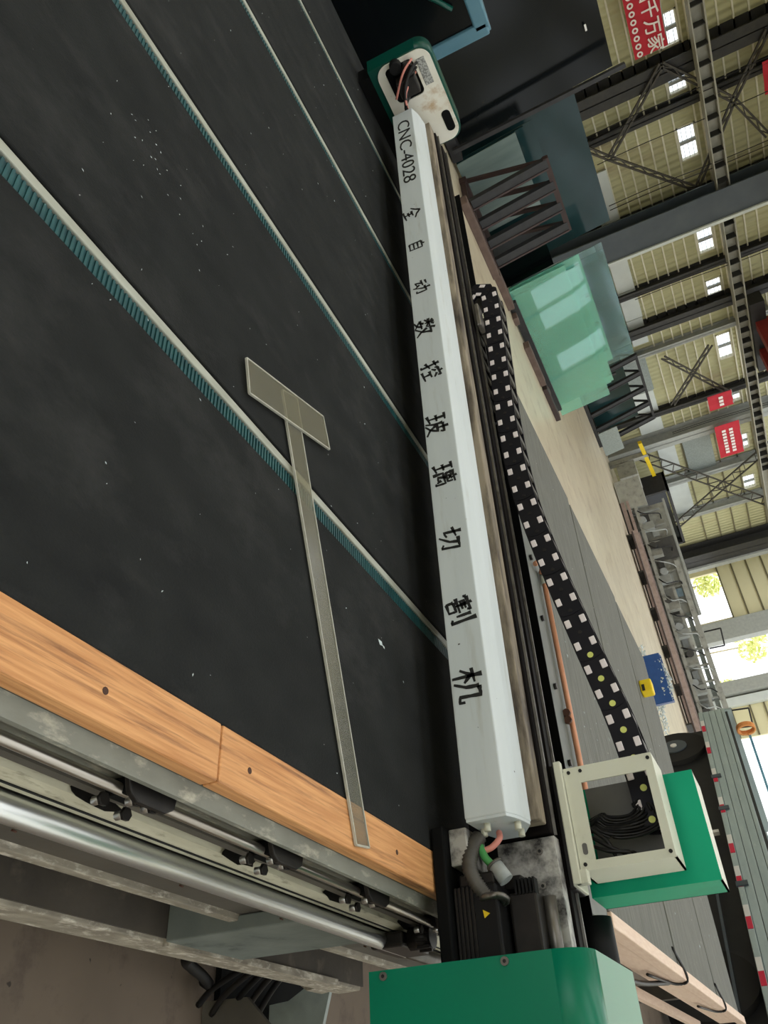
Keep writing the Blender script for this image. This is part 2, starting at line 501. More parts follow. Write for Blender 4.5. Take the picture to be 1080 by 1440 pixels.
def h_post(y, width, x0, x1, m, z0=0.0, z1=HW, parent=None, name='column'):
    b = MB()
    t = min(.03, width * .12)
    b.box(x1 - t, x1, y - width / 2, y + width / 2, z0, z1)
    b.box(x0, x0 + t, y - width / 2, y + width / 2, z0, z1)
    b.box(x0, x1, y - t / 2, y + t / 2, z0, z1)
    return b.build(name, m, parent)
for y, wd, d, m in ((12.15, .55, .55, 'column_dark'), (13.35, .24, .3, 'column_dark'), (16.35, .30, .3, 'column_dark'), (19.1, .22, .3, 'column_dark'),
                    (20.75, .42, .4, 'column_dark'), (21.95, .2, .3, 'column_light'), (25.25, .26, .3, 'column_dark'),
                    (26.75, .5, .6, 'column_light'), (29.8, .3, .4, 'column_light'), (32.6, .25, .4, 'column_light')):
    h_post(y, wd, XW + .02, XW + .02 + d, m, parent=wl)
# the broad near column and the corner column stand clear of the cladding
b = MB()
b.box(-21.0, -20.96, 15.55, 16.5, 0, HW).box(-20.54, -20.5, 15.55, 16.5, 0, HW).box(-20.96, -20.54, 16.0, 16.05, 0, HW)
tr1 = b.build('trim_1', 'column', kind='structure', origin=(-20.75, 16, 0))
b = MB()
b.box(-20.5, -20.44, 16.5, 16.6, 0, HW)
b.build('column_edge', 'white_panel', tr1)
h_post(35.9, 1.0, -21.9, -21.2, 'column_dark', parent=wl)
b = MB()
b.box(-21.2, -21.1, 36.4, 36.7, 0, HW)
b.build('column_edge', 'column_light', wl)

# lattice wind braces between the posts
def lattice(p, q, wd=.2):
    p, q = Vector(p), Vector(q)
    d = (q - p).normalized()
    n = Vector((0, -d.z, d.y)) * (wd / 2)
    b = MB()
    b.bar(p + n, q + n, .05, .05, (1, 0, 0)).bar(p - n, q - n, .05, .05, (1, 0, 0))
    L = (q - p).length
    k = max(4, int(L / .32))
    for i in range(k):
        s = n if i % 2 else -n
        b.bar(p + d * (L * i / k) + s, p + d * (L * (i + 1) / k) - s, .03, .03, (1, 0, 0))
    return b.build('lattice_brace', 'brace', wl)
xb = -21.35
NB = {'A': (13.75, 2.98), 'B': (15.84, 5.06), 'C': (11.85, 4.76), 'D': (13.64, 6.34), 'E': (15.1, 7.09), 'F': (12.2, 7.32), 'G': (12.9, 2.2)}
for s in ('AB', 'AC', 'BD', 'CD', 'DE', 'DF', 'AG'):
    lattice((xb, *NB[s[0]]), (xb, *NB[s[1]]), .12)
lattice((xb, 26.95, 1.2), (xb, 33.2, 5.95), .42)
lattice((xb, 33.7, .5), (xb, 28.6, 6.3), .42)
lattice((xb, 22.0, 3.0), (xb, 24.9, 4.9), .14)
lattice((xb, 24.6, 2.9), (xb, 22.2, 4.6), .14)
# crane runway girder with web stiffeners
b = MB()
b.box(-21.1, -20.7, 5, 35.5, 5.80, 5.84).box(-21.1, -20.7, 5, 35.5, 5.48, 5.51).box(-20.98, -20.95, 5, 35.5, 5.51, 5.80)
tr2 = b.build('trim_2', 'runway', kind='structure', origin=(-20.9, 20, 5.48))
y = 9.0
while y < 30:
    MB().box(-20.95, -20.72, y, y + .02, 5.51, 5.80).build('stiffener', 'column_dark', tr2)
    y += .5
# light sheeting along the foot of the wall
for i, (y0, y1, z0, z1, m) in enumerate(((14.4, 16.2, 2.3, 2.85, 'white_panel'), (17.75, 19.0, 2.17, 2.75, 'white_panel'), (19.02, 20.3, 2.17, 2.75, 'white_panel'), (20.32, 21.55, 2.17, 2.72, 'white_panel'),
                                  (21.9, 24.0, 1.5, 2.45, 'plaque'), (24.02, 26.4, 1.5, 2.4, 'white_panel'), (17.0, 19.4, .3, 2.1, 'blue_panel'), (19.5, 21.9, .3, 2.1, 'blue_panel'),
                                  (27.2, 29.4, 1.9, 2.6, 'white_panel'), (29.6, 32.8, 1.8, 2.7, 'white_panel'), (27.1, 30.2, 2.9, 4.0, 'plaque'))):
    MB().box(XW + .06, XW + .12, y0, y1, z0, z1).build('wall_panel', m, wl, bevel=.01)
# hanging control cables (clear of the crane)
for i, y in enumerate((12.6, 12.75, 13.5, 14.9, 15.05, 18.5, 18.6, 25.6, 25.7)):
    MB().tube(bez([(-20.9, y, 8.5), (-20.9, y + .03, 6), (-20.9, y - .03, 4), (-20.9, y, 2.6)], 9), .012, 5).build('hanging_cable', 'cable', wl)

# end wall with its openings
mb = MB()
def ew(x0, x1, z0, z1):
    mb.box(x0, x1, YE, YE + .15, z0, z1)
ew(-22.15, -21.6, 0, HW); ew(-21.6, -19, 2.9, HW); ew(-19, -17.8, 0, HW); ew(-17.8, -15.5, 5.4, HW)
ew(-15.5, -13.2, 0, HW); ew(-13.2, 9, 4.2, HW); ew(9, 14.2, 0, HW)  # wide gate opened further for reflections on floor and hood
wb = mb.build('wall_back', 'clad_end', kind='structure', origin=(0, YE, 0))
for z in (.7, 1.5, 2.3, 2.9, 3.6, 4.3, 5.0, 5.8):
    if z > 2.8:
        MB().box(-21.9, -18.8, YE - .05, YE, z - .035, z + .035).build('panel_joint', 'girt_dark', wb)
    MB().box(-14.6, -13.2, YE - .05, YE, z - .035, z + .035).build('panel_joint', 'girt_dark', wb)
MB().box(-18.7, -17.7, YE - .5, YE - .02, 0, HW).build('column', 'column_light', wb, bevel=.02)
MB().box(-15.7, -15.1, YE - .5, YE - .02, 0, HW).build('column', 'column_light', wb, bevel=.02)
MB().box(-15.0, -14.6, YE - .3, YE - .02, 0, HW).build('column', 'white_panel', wb, bevel=.02)
MB().box(-13.2, -6, YE - .3, YE, 1.85, 1.95).build('gate_rail', 'blue_frame', wb)

# rest of the hall, out of view; skylights, windows, gateway added for the light
mb = MB()
mb.box(-22.15, 14, -10.15, -9.0, HW, HW + .1)
y = -9.0
while y < YE:
    mb.box(-22.15, -12, y, y + 6, HW, HW + .1)  # unbroken strip shaped to keep the left background dark
    mb.box(-12, -10, y, y + 3.2, HW, HW + .1)
    mb.box(-10, 14, y, y + 3.2, HW, HW + .1)
    y += 6
    if y > 18:
        break
while y < YE:                                   # far bays left mostly open to brighten the far end
    mb.box(-22.15, 14, y, y + 1.2, HW, HW + .1)
    y += 5
cl_ = mb.build('ceiling', 'clad_end', kind='structure', origin=(0, 0, HW))
mb = MB()
mb.box(14, 14.15, -10, YE, 0, 1.0); mb.box(14, 14.15, -10, YE, 8.2, HW)
y = -10
while y < YE:
    mb.box(14, 14.15, y, y + 2.2, 1.0, 8.2)
    mb.box(14, 14.15, y + 2.2, y + 5.5, 3.6, 5.0)  # openings shaped for reflections in the teal glass
    mb.box(14, 14.15, y + 3.8, y + 4.0, 1.0, 8.2)
    y += 5.5
mb.build('wall_right', 'clad', kind='structure', origin=(14, 0, 0))
mb = MB()
mb.box(-22.15, -5, -10.15, -10, 0, HW); mb.box(3, 14.15, -10.15, -10, 0, HW); mb.box(-5, 3, -10.15, -10, 4.5, HW)  # gateway added to light the front of the beam
mb.build('wall_front', 'clad_end', kind='structure', origin=(0, -10, 0))

# trees outside, in the glare beyond the openings
def tree(x, y, h, r, label):
    t = thing('tree', label, 'tree', (x, y, 0))
    MB().cyl((x, y, 0), (x + .1, y, h * .55), .06, 8, .04).build('trunk', 'bark', t)
    b = MB()
    rnd = random.Random(int(x * 10))
    for i in range(420):
        d = Vector((rnd.gauss(0, 1), rnd.gauss(0, 1), rnd.gauss(0, .8)))
        d = d.normalized() * r * rnd.random() ** .4
        c = Vector((x, y, h * .68)) + d
        a = Vector((rnd.uniform(-1, 1), rnd.uniform(-1, 1), rnd.uniform(-1, 1))).normalized() * .16
        e = a.cross(Vector((rnd.uniform(-1, 1), rnd.uniform(-1, 1), 1))).normalized() * .09
        b.quad(c - a, c + e, c + a, c - e)
    b.build('crown', 'leaf', t, kind='stuff')
tree(-25.6, 46, 3.6, .9, 'small green tree outside the low opening by the corner of the hall')
tree(-21.6, 47, 5.6, 1.2, 'taller leafy tree outside the wide bright doorway')
tree(-19.9, 49, 2.6, .7, 'low bush-like tree in the glare of the wide bright doorway')

# banners on the wall
def banner(y0, y1, z0, z1, name_label, rows, group=None, x=-20.9):
    t = thing('banner', name_label, 'banner', (x, (y0 + y1) / 2, z0), group)
    b = MB()
    n = 10
    for i in range(n):
        ya, yb = y0 + (y1 - y0) * i / n, y0 + (y1 - y0) * (i + 1) / n
        xa, xb2 = x + .012 * math.sin(i * 1.3), x + .012 * math.sin((i + 1) * 1.3)
        b.add([(xa, ya, z0), (xb2, yb, z0), (xb2, yb, z1), (xa, ya, z1), (xa - .01, ya, z0), (xb2 - .01, yb, z0), (xb2 - .01, yb, z1), (xa - .01, ya, z1)],
              [(0, 1, 2, 3), (7, 6, 5, 4), (0, 4, 5, 1), (3, 2, 6, 7)])
    b.build('cloth', 'red_cloth', t)
    MB().cyl((x - .02, y0, z1), (x - .02, y1, z1), .02, 8).build('hanging_rod', 'column_light', t)
    for body, size, yy, zz in rows:
        letter(body, size, (x + .03, yy, zz), (0, 1, 0), (0, 0, 1), t, 'white_print', fat=size * .012)
    return t
t = banner(7.2, 11.2, 4.12, 4.92, 'long red banner with large white characters, high on the wall above the black glass', [('幸福千万家', .42, 10.17, 4.63)])
for i in range(17):
    yy = 7.9 + i * .2
    b = MB()
    for k in range(12):
        a0, a1 = 2 * math.pi * k / 12, 2 * math.pi * (k + 1) / 12
        b.quad(*[(-20.868, yy + r_ * math.cos(a), 4.25 + r_ * math.sin(a)) for r_, a in ((.075, a0), (.075, a1), (.035, a1), (.035, a0))])
    b.build('printed_ring', 'white_print', t)
t = banner(26.1, 28.1, 4.1, 5.0, 'small red banner beyond the pale column, white lines of print', [])
for z in (4.66, 4.4):
    for k in range(8):
        MB().box(-20.875, -20.87, 26.4 + k * .19, 26.53 + k * .19, z - .07, z + .07).build('printed_mark', 'white_print', t)
t = banner(24.3, 25.1, 4.08, 4.93, 'small red banner hanging just short of the pale column', [])
for k in range(3):
    MB().box(-20.875, -20.87, 24.45 + k * .19, 24.58 + k * .19, 4.45, 4.6).build('printed_mark', 'white_print', t)
banner(12.7, 13.6, 7.0, 7.9, 'red banner at the very top of the wall, almost out of sight', [])

# overhead crane end
t = thing('overhead_crane', 'dark red overhead crane girder high on the runway beyond the glass racks', 'crane', (-19, 21.5, 5.9))
MB().box(-20.6, -9, 21.0, 21.35, 5.95, 6.9).build('girder', 'crane_red', t)
MB().box(-20.6, -9, 22.3, 22.65, 5.95, 6.9).build('girder', 'crane_red', t)
MB().box(-21.0, -20.5, 20.2, 23.4, 5.85, 6.3).build('end_carriage', 'rack_dark', t)
for y in (20.6, 23.0):
    MB().cyl((-20.95, y, 5.95), (-20.75, y, 5.95), .14, 14).build('wheel', 'dark_steel', t)

# ================================================================== glass racks on the left
def sheet(p00, p10, lean, h, th, m, label, group, name='glass_sheet'):
    """upright sheet: bottom edge p00->p10, top leaning by lean in -x over height h"""
    a, b_ = Vector(p00), Vector(p10)
    up = Vector((-lean, 0, h))
    d = (b_ - a).normalized()
    n = d.cross(up).normalized() * th
    b = MB()
    vs_ = [a, b_, b_ + up, a + up]
    b.add([*vs_, *[v - n for v in vs_]], [(0, 1, 2, 3), (7, 6, 5, 4), (0, 4, 5, 1), (1, 5, 6, 2), (2, 6, 7, 3), (3, 7, 4, 0)])
    o = b.build(name, m)
    return tag(o, label, 'glass sheet', group)

def a_frame(x, y0, y1, h, m, label, n=4, lean=.25, back=1.15):
    """rack for leaning sheets: foot rails, leaning ribs, top rail"""
    t = thing('glass_rack', label, 'rack', (x, (y0 + y1) / 2, 0))
    MB().bar((x + .15, y0, .06), (x + .15, y1, .06), .14, .12).build('foot_rail', m, t)
    MB().bar((x - back, y0, .06), (x - back, y1, .06), .14, .12).build('foot_rail', m, t)
    MB().bar((x - lean, y0 - .04, h), (x - lean, y1 + .04, h), .09, .09).build('top_rail', m, t)
    for i in range(n):
        yy = y0 + .06 + (y1 - y0 - .12) * i / (n - 1)
        MB().bar((x + .1, yy, .12), (x - lean, yy, h), .17, .10, (1, 0, 0)).build('rib', 'rack_dark', t)
        MB().bar((x + .155, yy + .08, .12), (x - lean + .055, yy + .08, h), .03, .02, (1, 0, 0)).build('rib_edge', m, t)
        MB().bar((x - back, yy, .12), (x - lean - .08, yy, h - .04), .06, .06, (1, 0, 0)).build('strut', m, t)
        MB().bar((x + .15, yy, .05), (x - back, yy, .05), .08, .08).build('foot_beam', m, t)
    return t

ORD = ('front', 'second', 'third', 'fourth', 'fifth', 'rearmost')
# black sheets nearest the machine
G = 'dark sheets in the black stack'
for i in range(4):
    sheet((-13.0 - .03 * i, 4.0, .2), (-13.0 - .03 * i, 7.04, .2), .28, 2.62, .012, 'glass_black', ORD[i] + ' tall black glass sheet in the stack below the long red banner', G)
t = thing('glass_rack', 'dark rack holding the tall black glass sheets', 'rack', (-13.2, 5.5, 0))
MB().box(-13.5, -12.7, 3.9, 7.1, .02, .19).build('bed', 'rack_dark', t, bevel=.01)
for y in (4.2, 5.6, 6.95):
    MB().bar((-13.85, y, .1), (-13.5, y, 2.7), .09, .09, (1, 0, 0)).build('rib', 'rack_dark', t)
MB().bar((-12.62, 6.85, .1), (-12.80, 6.85, 2.95), .07, .07, (1, 0, 0)).build('stop_post', 'rack_dark', t)
MB().bar((-12.62, 5.25, .1), (-12.72, 5.25, 1.1), .06, .06, (1, 0, 0)).build('stop_post', 'rack_dark', t)
for y, z in ((5.62, 2.35), (6.2, 2.55)):
    MB().box(-13.2, -13.19, y, y + .1, z, z + .03).build('white_sticker', 'tape_white', t)

G = 'deep teal sheets behind the red-brown rack'
for i in range(4):
    sheet((-13.3 - .03 * i, 7.16, .05), (-13.3 - .03 * i, 10.0, .05), .3, 2.12 - .02 * i, .012, 'glass_deep', ORD[i] + ' deep teal glass sheet standing behind the red-brown rack', G)
for i in range(3):
    sheet((-12.75 - .05 * i, 7.16, .05), (-12.75 - .05 * i, 8.62, .05), .15 * (1.05 + .15 * i), 1.05 + .15 * i, .012, 'glass_deep' if i else 'glass_grey', ('grey-green offcut sheet' if i == 0 else ('low teal offcut sheet' if i == 1 else 'taller teal offcut sheet')) + ' between the red-brown rack and the deep teal sheets', None)
a_frame(-12.0, 7.36, 8.72, 1.42, 'rack_red', 'empty red-brown steel rack with four leaning ribs, left of the bright teal glass', 4, .12, .6)
for i, (y0, y1, x) in enumerate(((7.1, 8.68, -11.6), (8.75, 9.55, -11.75))):
    tag(MB().box(x - .11, x + .11, y0, y1, 0.0, .12).build('timber_sleeper', 'sleeper', bevel=.012),
        ('long weathered sleeper in front of the red-brown rack', 'short weathered sleeper between the rack and the bright teal glass')[i], 'sleeper')

# bright teal pack
G = 'teal sheets in the bright pack'
for i in range(4):
    ya, yb, hh = ((9.44, 13.02, 1.06), (9.62, 12.72, 1.22), (9.44, 12.2, 1.34), (10.3, 12.86, 1.16))[i]
    sheet((-12.0 - .05 * i, ya, .10), (-12.0 - .05 * i, yb, .10), .131 * hh, hh, .014, 'glass_teal', ORD[i] + ' bright teal glass sheet in the low pack on sleepers', G)
G = 'clear sheets behind the bright teal pack'
for i in range(3):
    sheet((-12.6 - .05 * i, 9.8 + .2 * i, .1), (-12.6 - .05 * i, 12.5 + .2 * i, .1), .22, 1.78, .012, 'glass_clear', ORD[i] + ' clear glass sheet standing behind the bright teal pack', G)
t = thing('glass_stand', 'low timber and steel stand under the bright teal pack', 'stand', (-12.0, 11, 0))
for y in (9.9, 10.9, 12.0):
    MB().box(-12.4, -11.7, y - .09, y + .09, 0, .09).build('sleeper', 'sleeper', t, bevel=.01)
MB().box(-11.94, -11.86, 9.6, 12.7, .02, .16).build('front_rail', 'rack_dark', t)
for i in range(5):
    yy = 9.8 + i * .75
    MB().bar((-12.32, yy, .05), (-12.46, yy, 1.4), .05, .05, (1, 0, 0)).build('rib', 'rack_dark', t)
tag(MB().box(-11.68, -11.5, 10.4, 11.5, 0, .11).build('timber_sleeper', 'sleeper', bevel=.012), 'pinkish sleeper lying in front of the bright teal pack', 'sleeper')
tag(MB().box(-11.68, -11.5, 11.6, 12.6, 0, .1).build('timber_sleeper', 'rack_red', bevel=.012), 'dark sleeper at the far end of the bright teal pack', 'sleeper')

sheet((-12.55, 8.74, .02), (-12.55, 9.76, .02), .14, .95, .012, 'glass_black', 'small black sheet standing between the red-brown rack and the bright teal pack', None)
sheet((-13.05, 10.1, 0), (-13.05, 10.7, 0), .1, 1.75, .03, 'white_panel', 'white board standing upright behind the bright teal pack', None)
# second rack, by the wall
t = a_frame(-19.6, 20.0, 23.3, 2.1, 'rack_dark', 'black ribbed rack against the wall, before the pale column', 5, .35, 1.4)
G = 'sheets on the black ribbed rack'
for i in range(3):
    sheet((-20.0 - .04 * i, 20.1, .12), (-20.0 - .04 * i, 23.2, .12), .2, 1.5, .02, 'glass_deep', ORD[i] + ' deep teal sheet leaning on the black ribbed rack', G)
sheet((-19.4, 22.6, .1), (-19.4, 23.9, .1), .1, .7, .02, 'plaque', 'pale sheet at the foot of the black ribbed rack', None)
# dark crate of glass under the lattice braces
t = thing('glass_crate', 'black framed crate of dark glass under the crossed lattice braces', 'crate', (-19.8, 29, 0))
for y in (27.2, 31.2):
    MB().box(-20.4, -19.5, y - .06, y + .06, .1, 1.85).build('side_frame', 'rack_dark', t)
MB().box(-20.4, -19.5, 27.14, 31.26, 0, .18).build('bed', 'rack_dark', t)
MB().box(-20.4, -19.5, 27.14, 31.26, 1.75, 1.85).build('top_frame', 'rack_dark', t)
for i in range(4):
    MB().box(-19.7 - .1 * i, -19.66 - .1 * i, 27.3, 31.1, .2, 1.7).build('pane', 'glass_black', t)
for z in (.35, .5, .65):
    MB().box(-19.52, -19.48, 27.2, 31.2, z, z + .04).build('slat', 'column_dark', t)
t = thing('jib_hoist', 'yellow hoist beam with a grey winch box at the foot of the pale column', 'hoist', (-19, 25.6, 0))
MB().bar((-20.5, 25.9, 0), (-20.5, 25.9, 1.5), .2, .2).build('post', 'machine', t)
MB().bar((-20.6, 25.2, 1.35), (-20.3, 27.05, 1.48), .16, .14).build('arm', 'yellow', t)
MB().box(-20.2, -19.5, 25.6, 26.6, .25, .95).build('winch_box', 'machine', t, bevel=.02)
MB().box(-19.49, -19.47, 25.8, 26.3, .4, .8).build('hatch', 'machine_dark', t)

# blue-framed trolley past the far end of the beam
t = thing('glass_trolley', 'blue steel framed trolley with dark glass, past the green end hood', 'trolley', (-4.3, 1.5, 0))
y0, y1 = .2, 1.66
for x in (-3.95, -4.9):
    for y in (y0, y1):
        MB().box(x - .03, x + .03, y - .03, y + .03, .1, 1.42).build('post', 'blue_frame', t, bevel=.008)
    MB().box(x - .03, x + .03, y0, y1, 1.36, 1.43).build('top_rail', 'blue_frame', t, bevel=.008)
    MB().box(x - .03, x + .03, y0, y1, .30, .36).build('bottom_rail', 'blue_frame', t, bevel=.008)
for y in (y0, y1):
    MB().box(-4.9, -3.95, y - .03, y + .03, 1.36, 1.43).build('cross_rail', 'blue_frame', t, bevel=.008)
MB().box(-3.97, -3.945, y0 + .025, y1 - .025, .35, 1.365).build('dark_pane', 'glass_black', t)
MB().box(-4.88, -3.97, y1 - .01, y1 + .01, .35, 1.365).build('dark_pane', 'glass_black', t)
MB().box(-4.9, -3.95, y0, y1, .2, .26).build('bed', 'rack_dark', t)
for x in (-3.98, -4.87):
    for y in (y0, y1):
        MB().cyl((x - .03, y, .07), (x + .03, y, .07), .07, 14).build('castor', 'rubber', t)
MB().tube(bez([(-3.93, 1.0, 1.1), (-3.92, 1.2, 1.15), (-3.93, 1.45, 1.32)], 10), .012, 6).build('green_strap', 'green_dark', t)
MB().tube(bez([(-3.93, 1.05, 1.02), (-3.92, 1.28, 1.12), (-3.93, 1.52, 1.3)], 10), .012, 6).build('green_strap', 'green_dark', t)

# ================================================================== far machines
def rot_pts(o, ang):
    ca, sa = math.cos(ang), math.sin(ang)
    return lambda x, y, z: (o[0] + x * ca - y * sa, o[1] + x * sa + y * ca, o[2] + z)
t = thing('edging_line', 'long grey glass edging line with roller posts, beyond the concrete floor', 'machine', (-14, 27.3, 0))
ang = math.atan2(4.2, 8.2)
W = rot_pts((-18.2, 25.4, 0), ang)
def mbar(p, q, a, b_, name, m):
    MB().bar(W(*p), W(*q), a, b_).build(name, m, t)
mbar((0, 0, .12), (9.4, 0, .12), .5, .24, 'base', 'machine_dark')
mbar((0, -.3, .30), (9.4, -.3, .30), .12, .10, 'lower_rail', 'machine_pink')
mbar((0, -.26, .12), (9.4, -.26, .12), .1, .14, 'kick_rail', 'machine_pink')
mbar((0, -.1, .52), (9.4, -.1, .52), .3, .12, 'roller_bed', 'machine')
mbar((2.5, .2, 1.30), (9.4, .2, 1.36), .16, .18, 'top_beam', 'machine')
mbar((3.4, -.05, .92), (9.2, -.05, .95), .08, .1, 'middle_rail', 'machine')
for i in range(16):
    x = .5 + i * .58
    mbar((x, .1, .1), (x, .22, 1.3), .06, .06, 'post', 'machine' if i % 3 else 'column_light')
for i in range(9):
    x = .8 + i * 1.0
    MB().cyl(W(x, -.25, .62 + .08 * (i % 3)), W(x + .02, .25, .62 + .08 * (i % 3)), .13, 12).build('motor', 'machine_dark' if i % 2 else 'grey_plastic', t)
    mbar((x + .3, -.1, .55), (x + .3, -.1, .95), .22, .3, 'grinding_head', 'machine' if i % 2 else 'column_light')
rnd = random.Random(5)
for i in range(14):
    x = .4 + i * .64
    MB().tube(bez([W(x, -.2, .5), W(x + .1 + rnd.random() * .2, -.35, .75), W(x + .3, 0, 1.0 + .3 * rnd.random()), W(x + .5, .2, 1.25)], 10), .022, 5).build('hose', 'column_light' if i % 2 else 'cable', t)
for x, z in ((5.2, 1.45), (8.0, 1.5)):
    mbar((x, .2, z), (x, -.1, z + .55), .05, .05, 'bracket_arm', 'rack_dark')
    mbar((x + .6, .2, z), (x + .6, -.1, z + .5), .05, .05, 'bracket_arm', 'rack_dark')
    mbar((x, -.1, z + .55), (x + .6, -.1, z + .5), .05, .05, 'bracket_arm', 'rack_dark')
mbar((.3, .36, .95), (4.6, .36, .95), .06, 1.2, 'back_panel', 'machine')
mbar((4.6, .36, .55), (9.4, .36, .55), .06, .7, 'back_panel', 'machine')
for i in range(7):
    mbar((.6 + i * .58, .28, .75 + .16 * (i % 3)), (.9 + i * .58, .28, .75 + .16 * (i % 3)), .1, .22, 'junction_box', ('machine_dark', 'column_light', 'blue_panel')[i % 3])
for i in range(8):
    mbar((4.7 + i * .58, .28, .62 + .1 * (i % 2)), (5.0 + i * .58, .28, .62 + .1 * (i % 2)), .1, .2, 'spindle_box', ('machine_dark', 'grey_plastic')[i % 2])
mbar((.2, .2, 1.52), (4.6, .2, 1.5), .1, .08, 'cable_duct', 'column_light')
mbar((4.4, .34, 1.12), (9.4, .34, 1.14), .05, .16, 'cover_strip', 'plaque')
mbar((-.8, .1, .5), (.3, .1, .5), .8, .9, 'control_cabinet', 'machine')
mbar((1.6, .3, .8), (2.4, .3, .8), .3, 1.3, 'gearbox_housing', 'machine_dark')
t2 = thing('low_conveyor', 'low pinkish conveyor trough in front of the grey edging line', 'conveyor', (-12, 26, 0))
W2 = rot_pts((-16.6, 25.15, 0), ang)
for yy in (-1.2, -.05):
    MB().bar(W2(0, yy, .34), W2(7.0, yy, .34), .12, .14).build('side_rail', 'machine_pink', t2)
MB().bar(W2(0, -.62, .22), W2(7.0, -.62, .22), 1.0, .05).build('belt', 'trough_brown', t2)
MB().bar(W2(7.0, -1.28, .3), W2(7.0, .05, .3), .1, .22).build('end_plate', 'grey_plastic', t2)
for i in range(6):
    MB().bar(W2(.3 + i * 1.3, -.62, 0), W2(.3 + i * 1.3, -.62, .2), .9, .06).build('leg', 'machine_dark', t2)

# blue cullet bin
t = thing('cullet_bin', 'open blue bin heaped with broken glass, beyond the far edge of the grey table', 'bin', (-8.4, 17.6, 0))
b = MB()
q0, q1 = Vector((-7.90, 16.64, 0)), Vector((-6.95, 16.96, 0))
dv = (q1 - q0).normalized(); nv = Vector((-dv.y, dv.x, 0))
def slab(a, c, th, z0, z1, name, m):
    bb = MB()
    bb.bar(a + Vector((0, 0, (z0 + z1) / 2)), c + Vector((0, 0, (z0 + z1) / 2)), th, z1 - z0)
    return bb.build(name, m, t)
slab(q0, q1, .03, .03, .45, 'front_side', 'blue_bin')
slab(q0 + nv * .6, q1 + nv * .6, .03, .03, .45, 'rear_side', 'blue_bin')
slab(q0, q0 + nv * .6, .03, .03, .45, 'end_side', 'blue_bin')
slab(q1, q1 + nv * .6, .03, .03, .45, 'end_side', 'blue_bin')
slab(q0 + nv * .3, q1 + nv * .3, .58, .02, .06, 'bottom', 'blue_bin')
b = MB()
rnd = random.Random(3)
for i in range(240):
    u, v = rnd.random(), rnd.random()
    c = q0 + dv * (u * .96) + nv * (v * .58) + Vector((0, 0, .30 + .24 * rnd.random() * (1 - abs(u - .6))))
    a = Vector((rnd.uniform(-1, 1), rnd.uniform(-1, 1), rnd.uniform(-1, 1))).normalized() * rnd.uniform(.02, .06)
    e = a.cross(Vector((rnd.uniform(-1, 1), rnd.uniform(-1, 1), 1))).normalized() * rnd.uniform(.015, .05)
    n = a.cross(e).normalized() * .006
    b.add([c - a + n, c + e + n, c + a + n, c - a - n, c + e - n, c + a - n], [(0, 1, 2), (5, 4, 3), (0, 3, 4, 1), (1, 4, 5, 2), (2, 5, 3, 0)])
for i in range(12):
    c = q0 + dv * rnd.uniform(.1, .9) - nv * .02 + Vector((0, 0, rnd.uniform(.28, .44)))
    s_ = rnd.uniform(.015, .035)
    b.add([c - dv * s_, c + dv * s_, c + Vector((0, 0, s_ * 1.4)), c - dv * s_ - nv * .006, c + dv * s_ - nv * .006, c + Vector((0, 0, s_ * 1.4)) - nv * .006], [(0, 1, 2), (5, 4, 3), (0, 3, 4, 1), (1, 4, 5, 2), (2, 5, 3, 0)])
b.build('broken_glass', 'cullet', t, kind='stuff')
b = MB()
for i in range(160):
    u = rnd.random()
    c = q0 + dv * (u * 2.0 - .4) + nv * (1.0 + .5 * rnd.random()) + Vector((0, 0, .02 + .16 * rnd.random() * (1 - abs(u - .5))))
    a = Vector((rnd.uniform(-1, 1), rnd.uniform(-1, 1), rnd.uniform(-.5, .5))).normalized() * rnd.uniform(.03, .08)
    e = a.cross(Vector((rnd.uniform(-1, 1), rnd.uniform(-1, 1), 1))).normalized() * rnd.uniform(.02, .06)
    n = a.cross(e).normalized() * .006
    b.add([c - a + n, c + e + n, c + a + n, c - a - n, c + e - n, c + a - n], [(0, 1, 2), (5, 4, 3), (0, 3, 4, 1), (1, 4, 5, 2), (2, 5, 3, 0)])
o = b.build('broken_glass', 'cullet', kind='stuff')
tag(o, 'loose heap of broken glass on the floor behind the blue bin', 'broken glass')

# ------------------------------------------------------------------ truck
t = thing('truck', 'grey-green drop-side truck with red and white tape, behind the green casing', 'truck', (-2.4, 11.4, 0))
ta = math.radians(-45)
TW = rot_pts((-5.3, 13.75, 0), ta)      # local x along the truck, local y to the far side
def tbar(x0, x1, yy, z0, z1, th, name, m, bev=0):
    return MB().bar(TW(x0, yy, (z0 + z1) / 2), TW(x1, yy, (z0 + z1) / 2), th, z1 - z0).build(name, m, t, bevel=bev)
for i in range(4):                       # pressed boards of the near drop-side
    tbar(0, 7.4, 0, 1.055 + .096 * i, 1.055 + .096 * i + (.090 if i < 3 else .05), .05, 'side_board', 'truck_side', .006)
tbar(0, 7.4, .03, 1.05, 1.43, .02, 'side_backing', 'column_dark')
tbar(0, 7.4, .0, .985, 1.05, .07, 'bed_sill', 'truck_side', .006)
tbar(0, 7.4, 2.2, 1.0, 1.43, .05, 'far_side', 'truck_side')
tbar(0, 7.4, 1.1, .98, 1.03, 2.2, 'bed_floor', 'column')
tbar(-.02, .05, 1.1, 1.03, 1.5, 2.2, 'headboard', 'truck_side')
for i, x in enumerate((.35, 1.1, 1.95, 2.75, 3.65, 4.3, 5.0, 5.8)):
    tbar(x, x + .19, -.038, .99, 1.045, .006, 'white_tape', 'tape_white')
    tbar(x + .19, x + .38, -.038, .99, 1.045, .006, 'red_tape', 'tape_red')
for x in (2.15, 3.0, 4.6):
    tbar(x, x + .08, -.045, .97, 1.10, .02, 'side_latch', 'column')
tbar(.1, 7.4, .65, .62, .98, .18, 'chassis_rail', 'chassis')
tbar(.1, 7.4, 1.55, .62, .98, .18, 'chassis_rail', 'chassis')
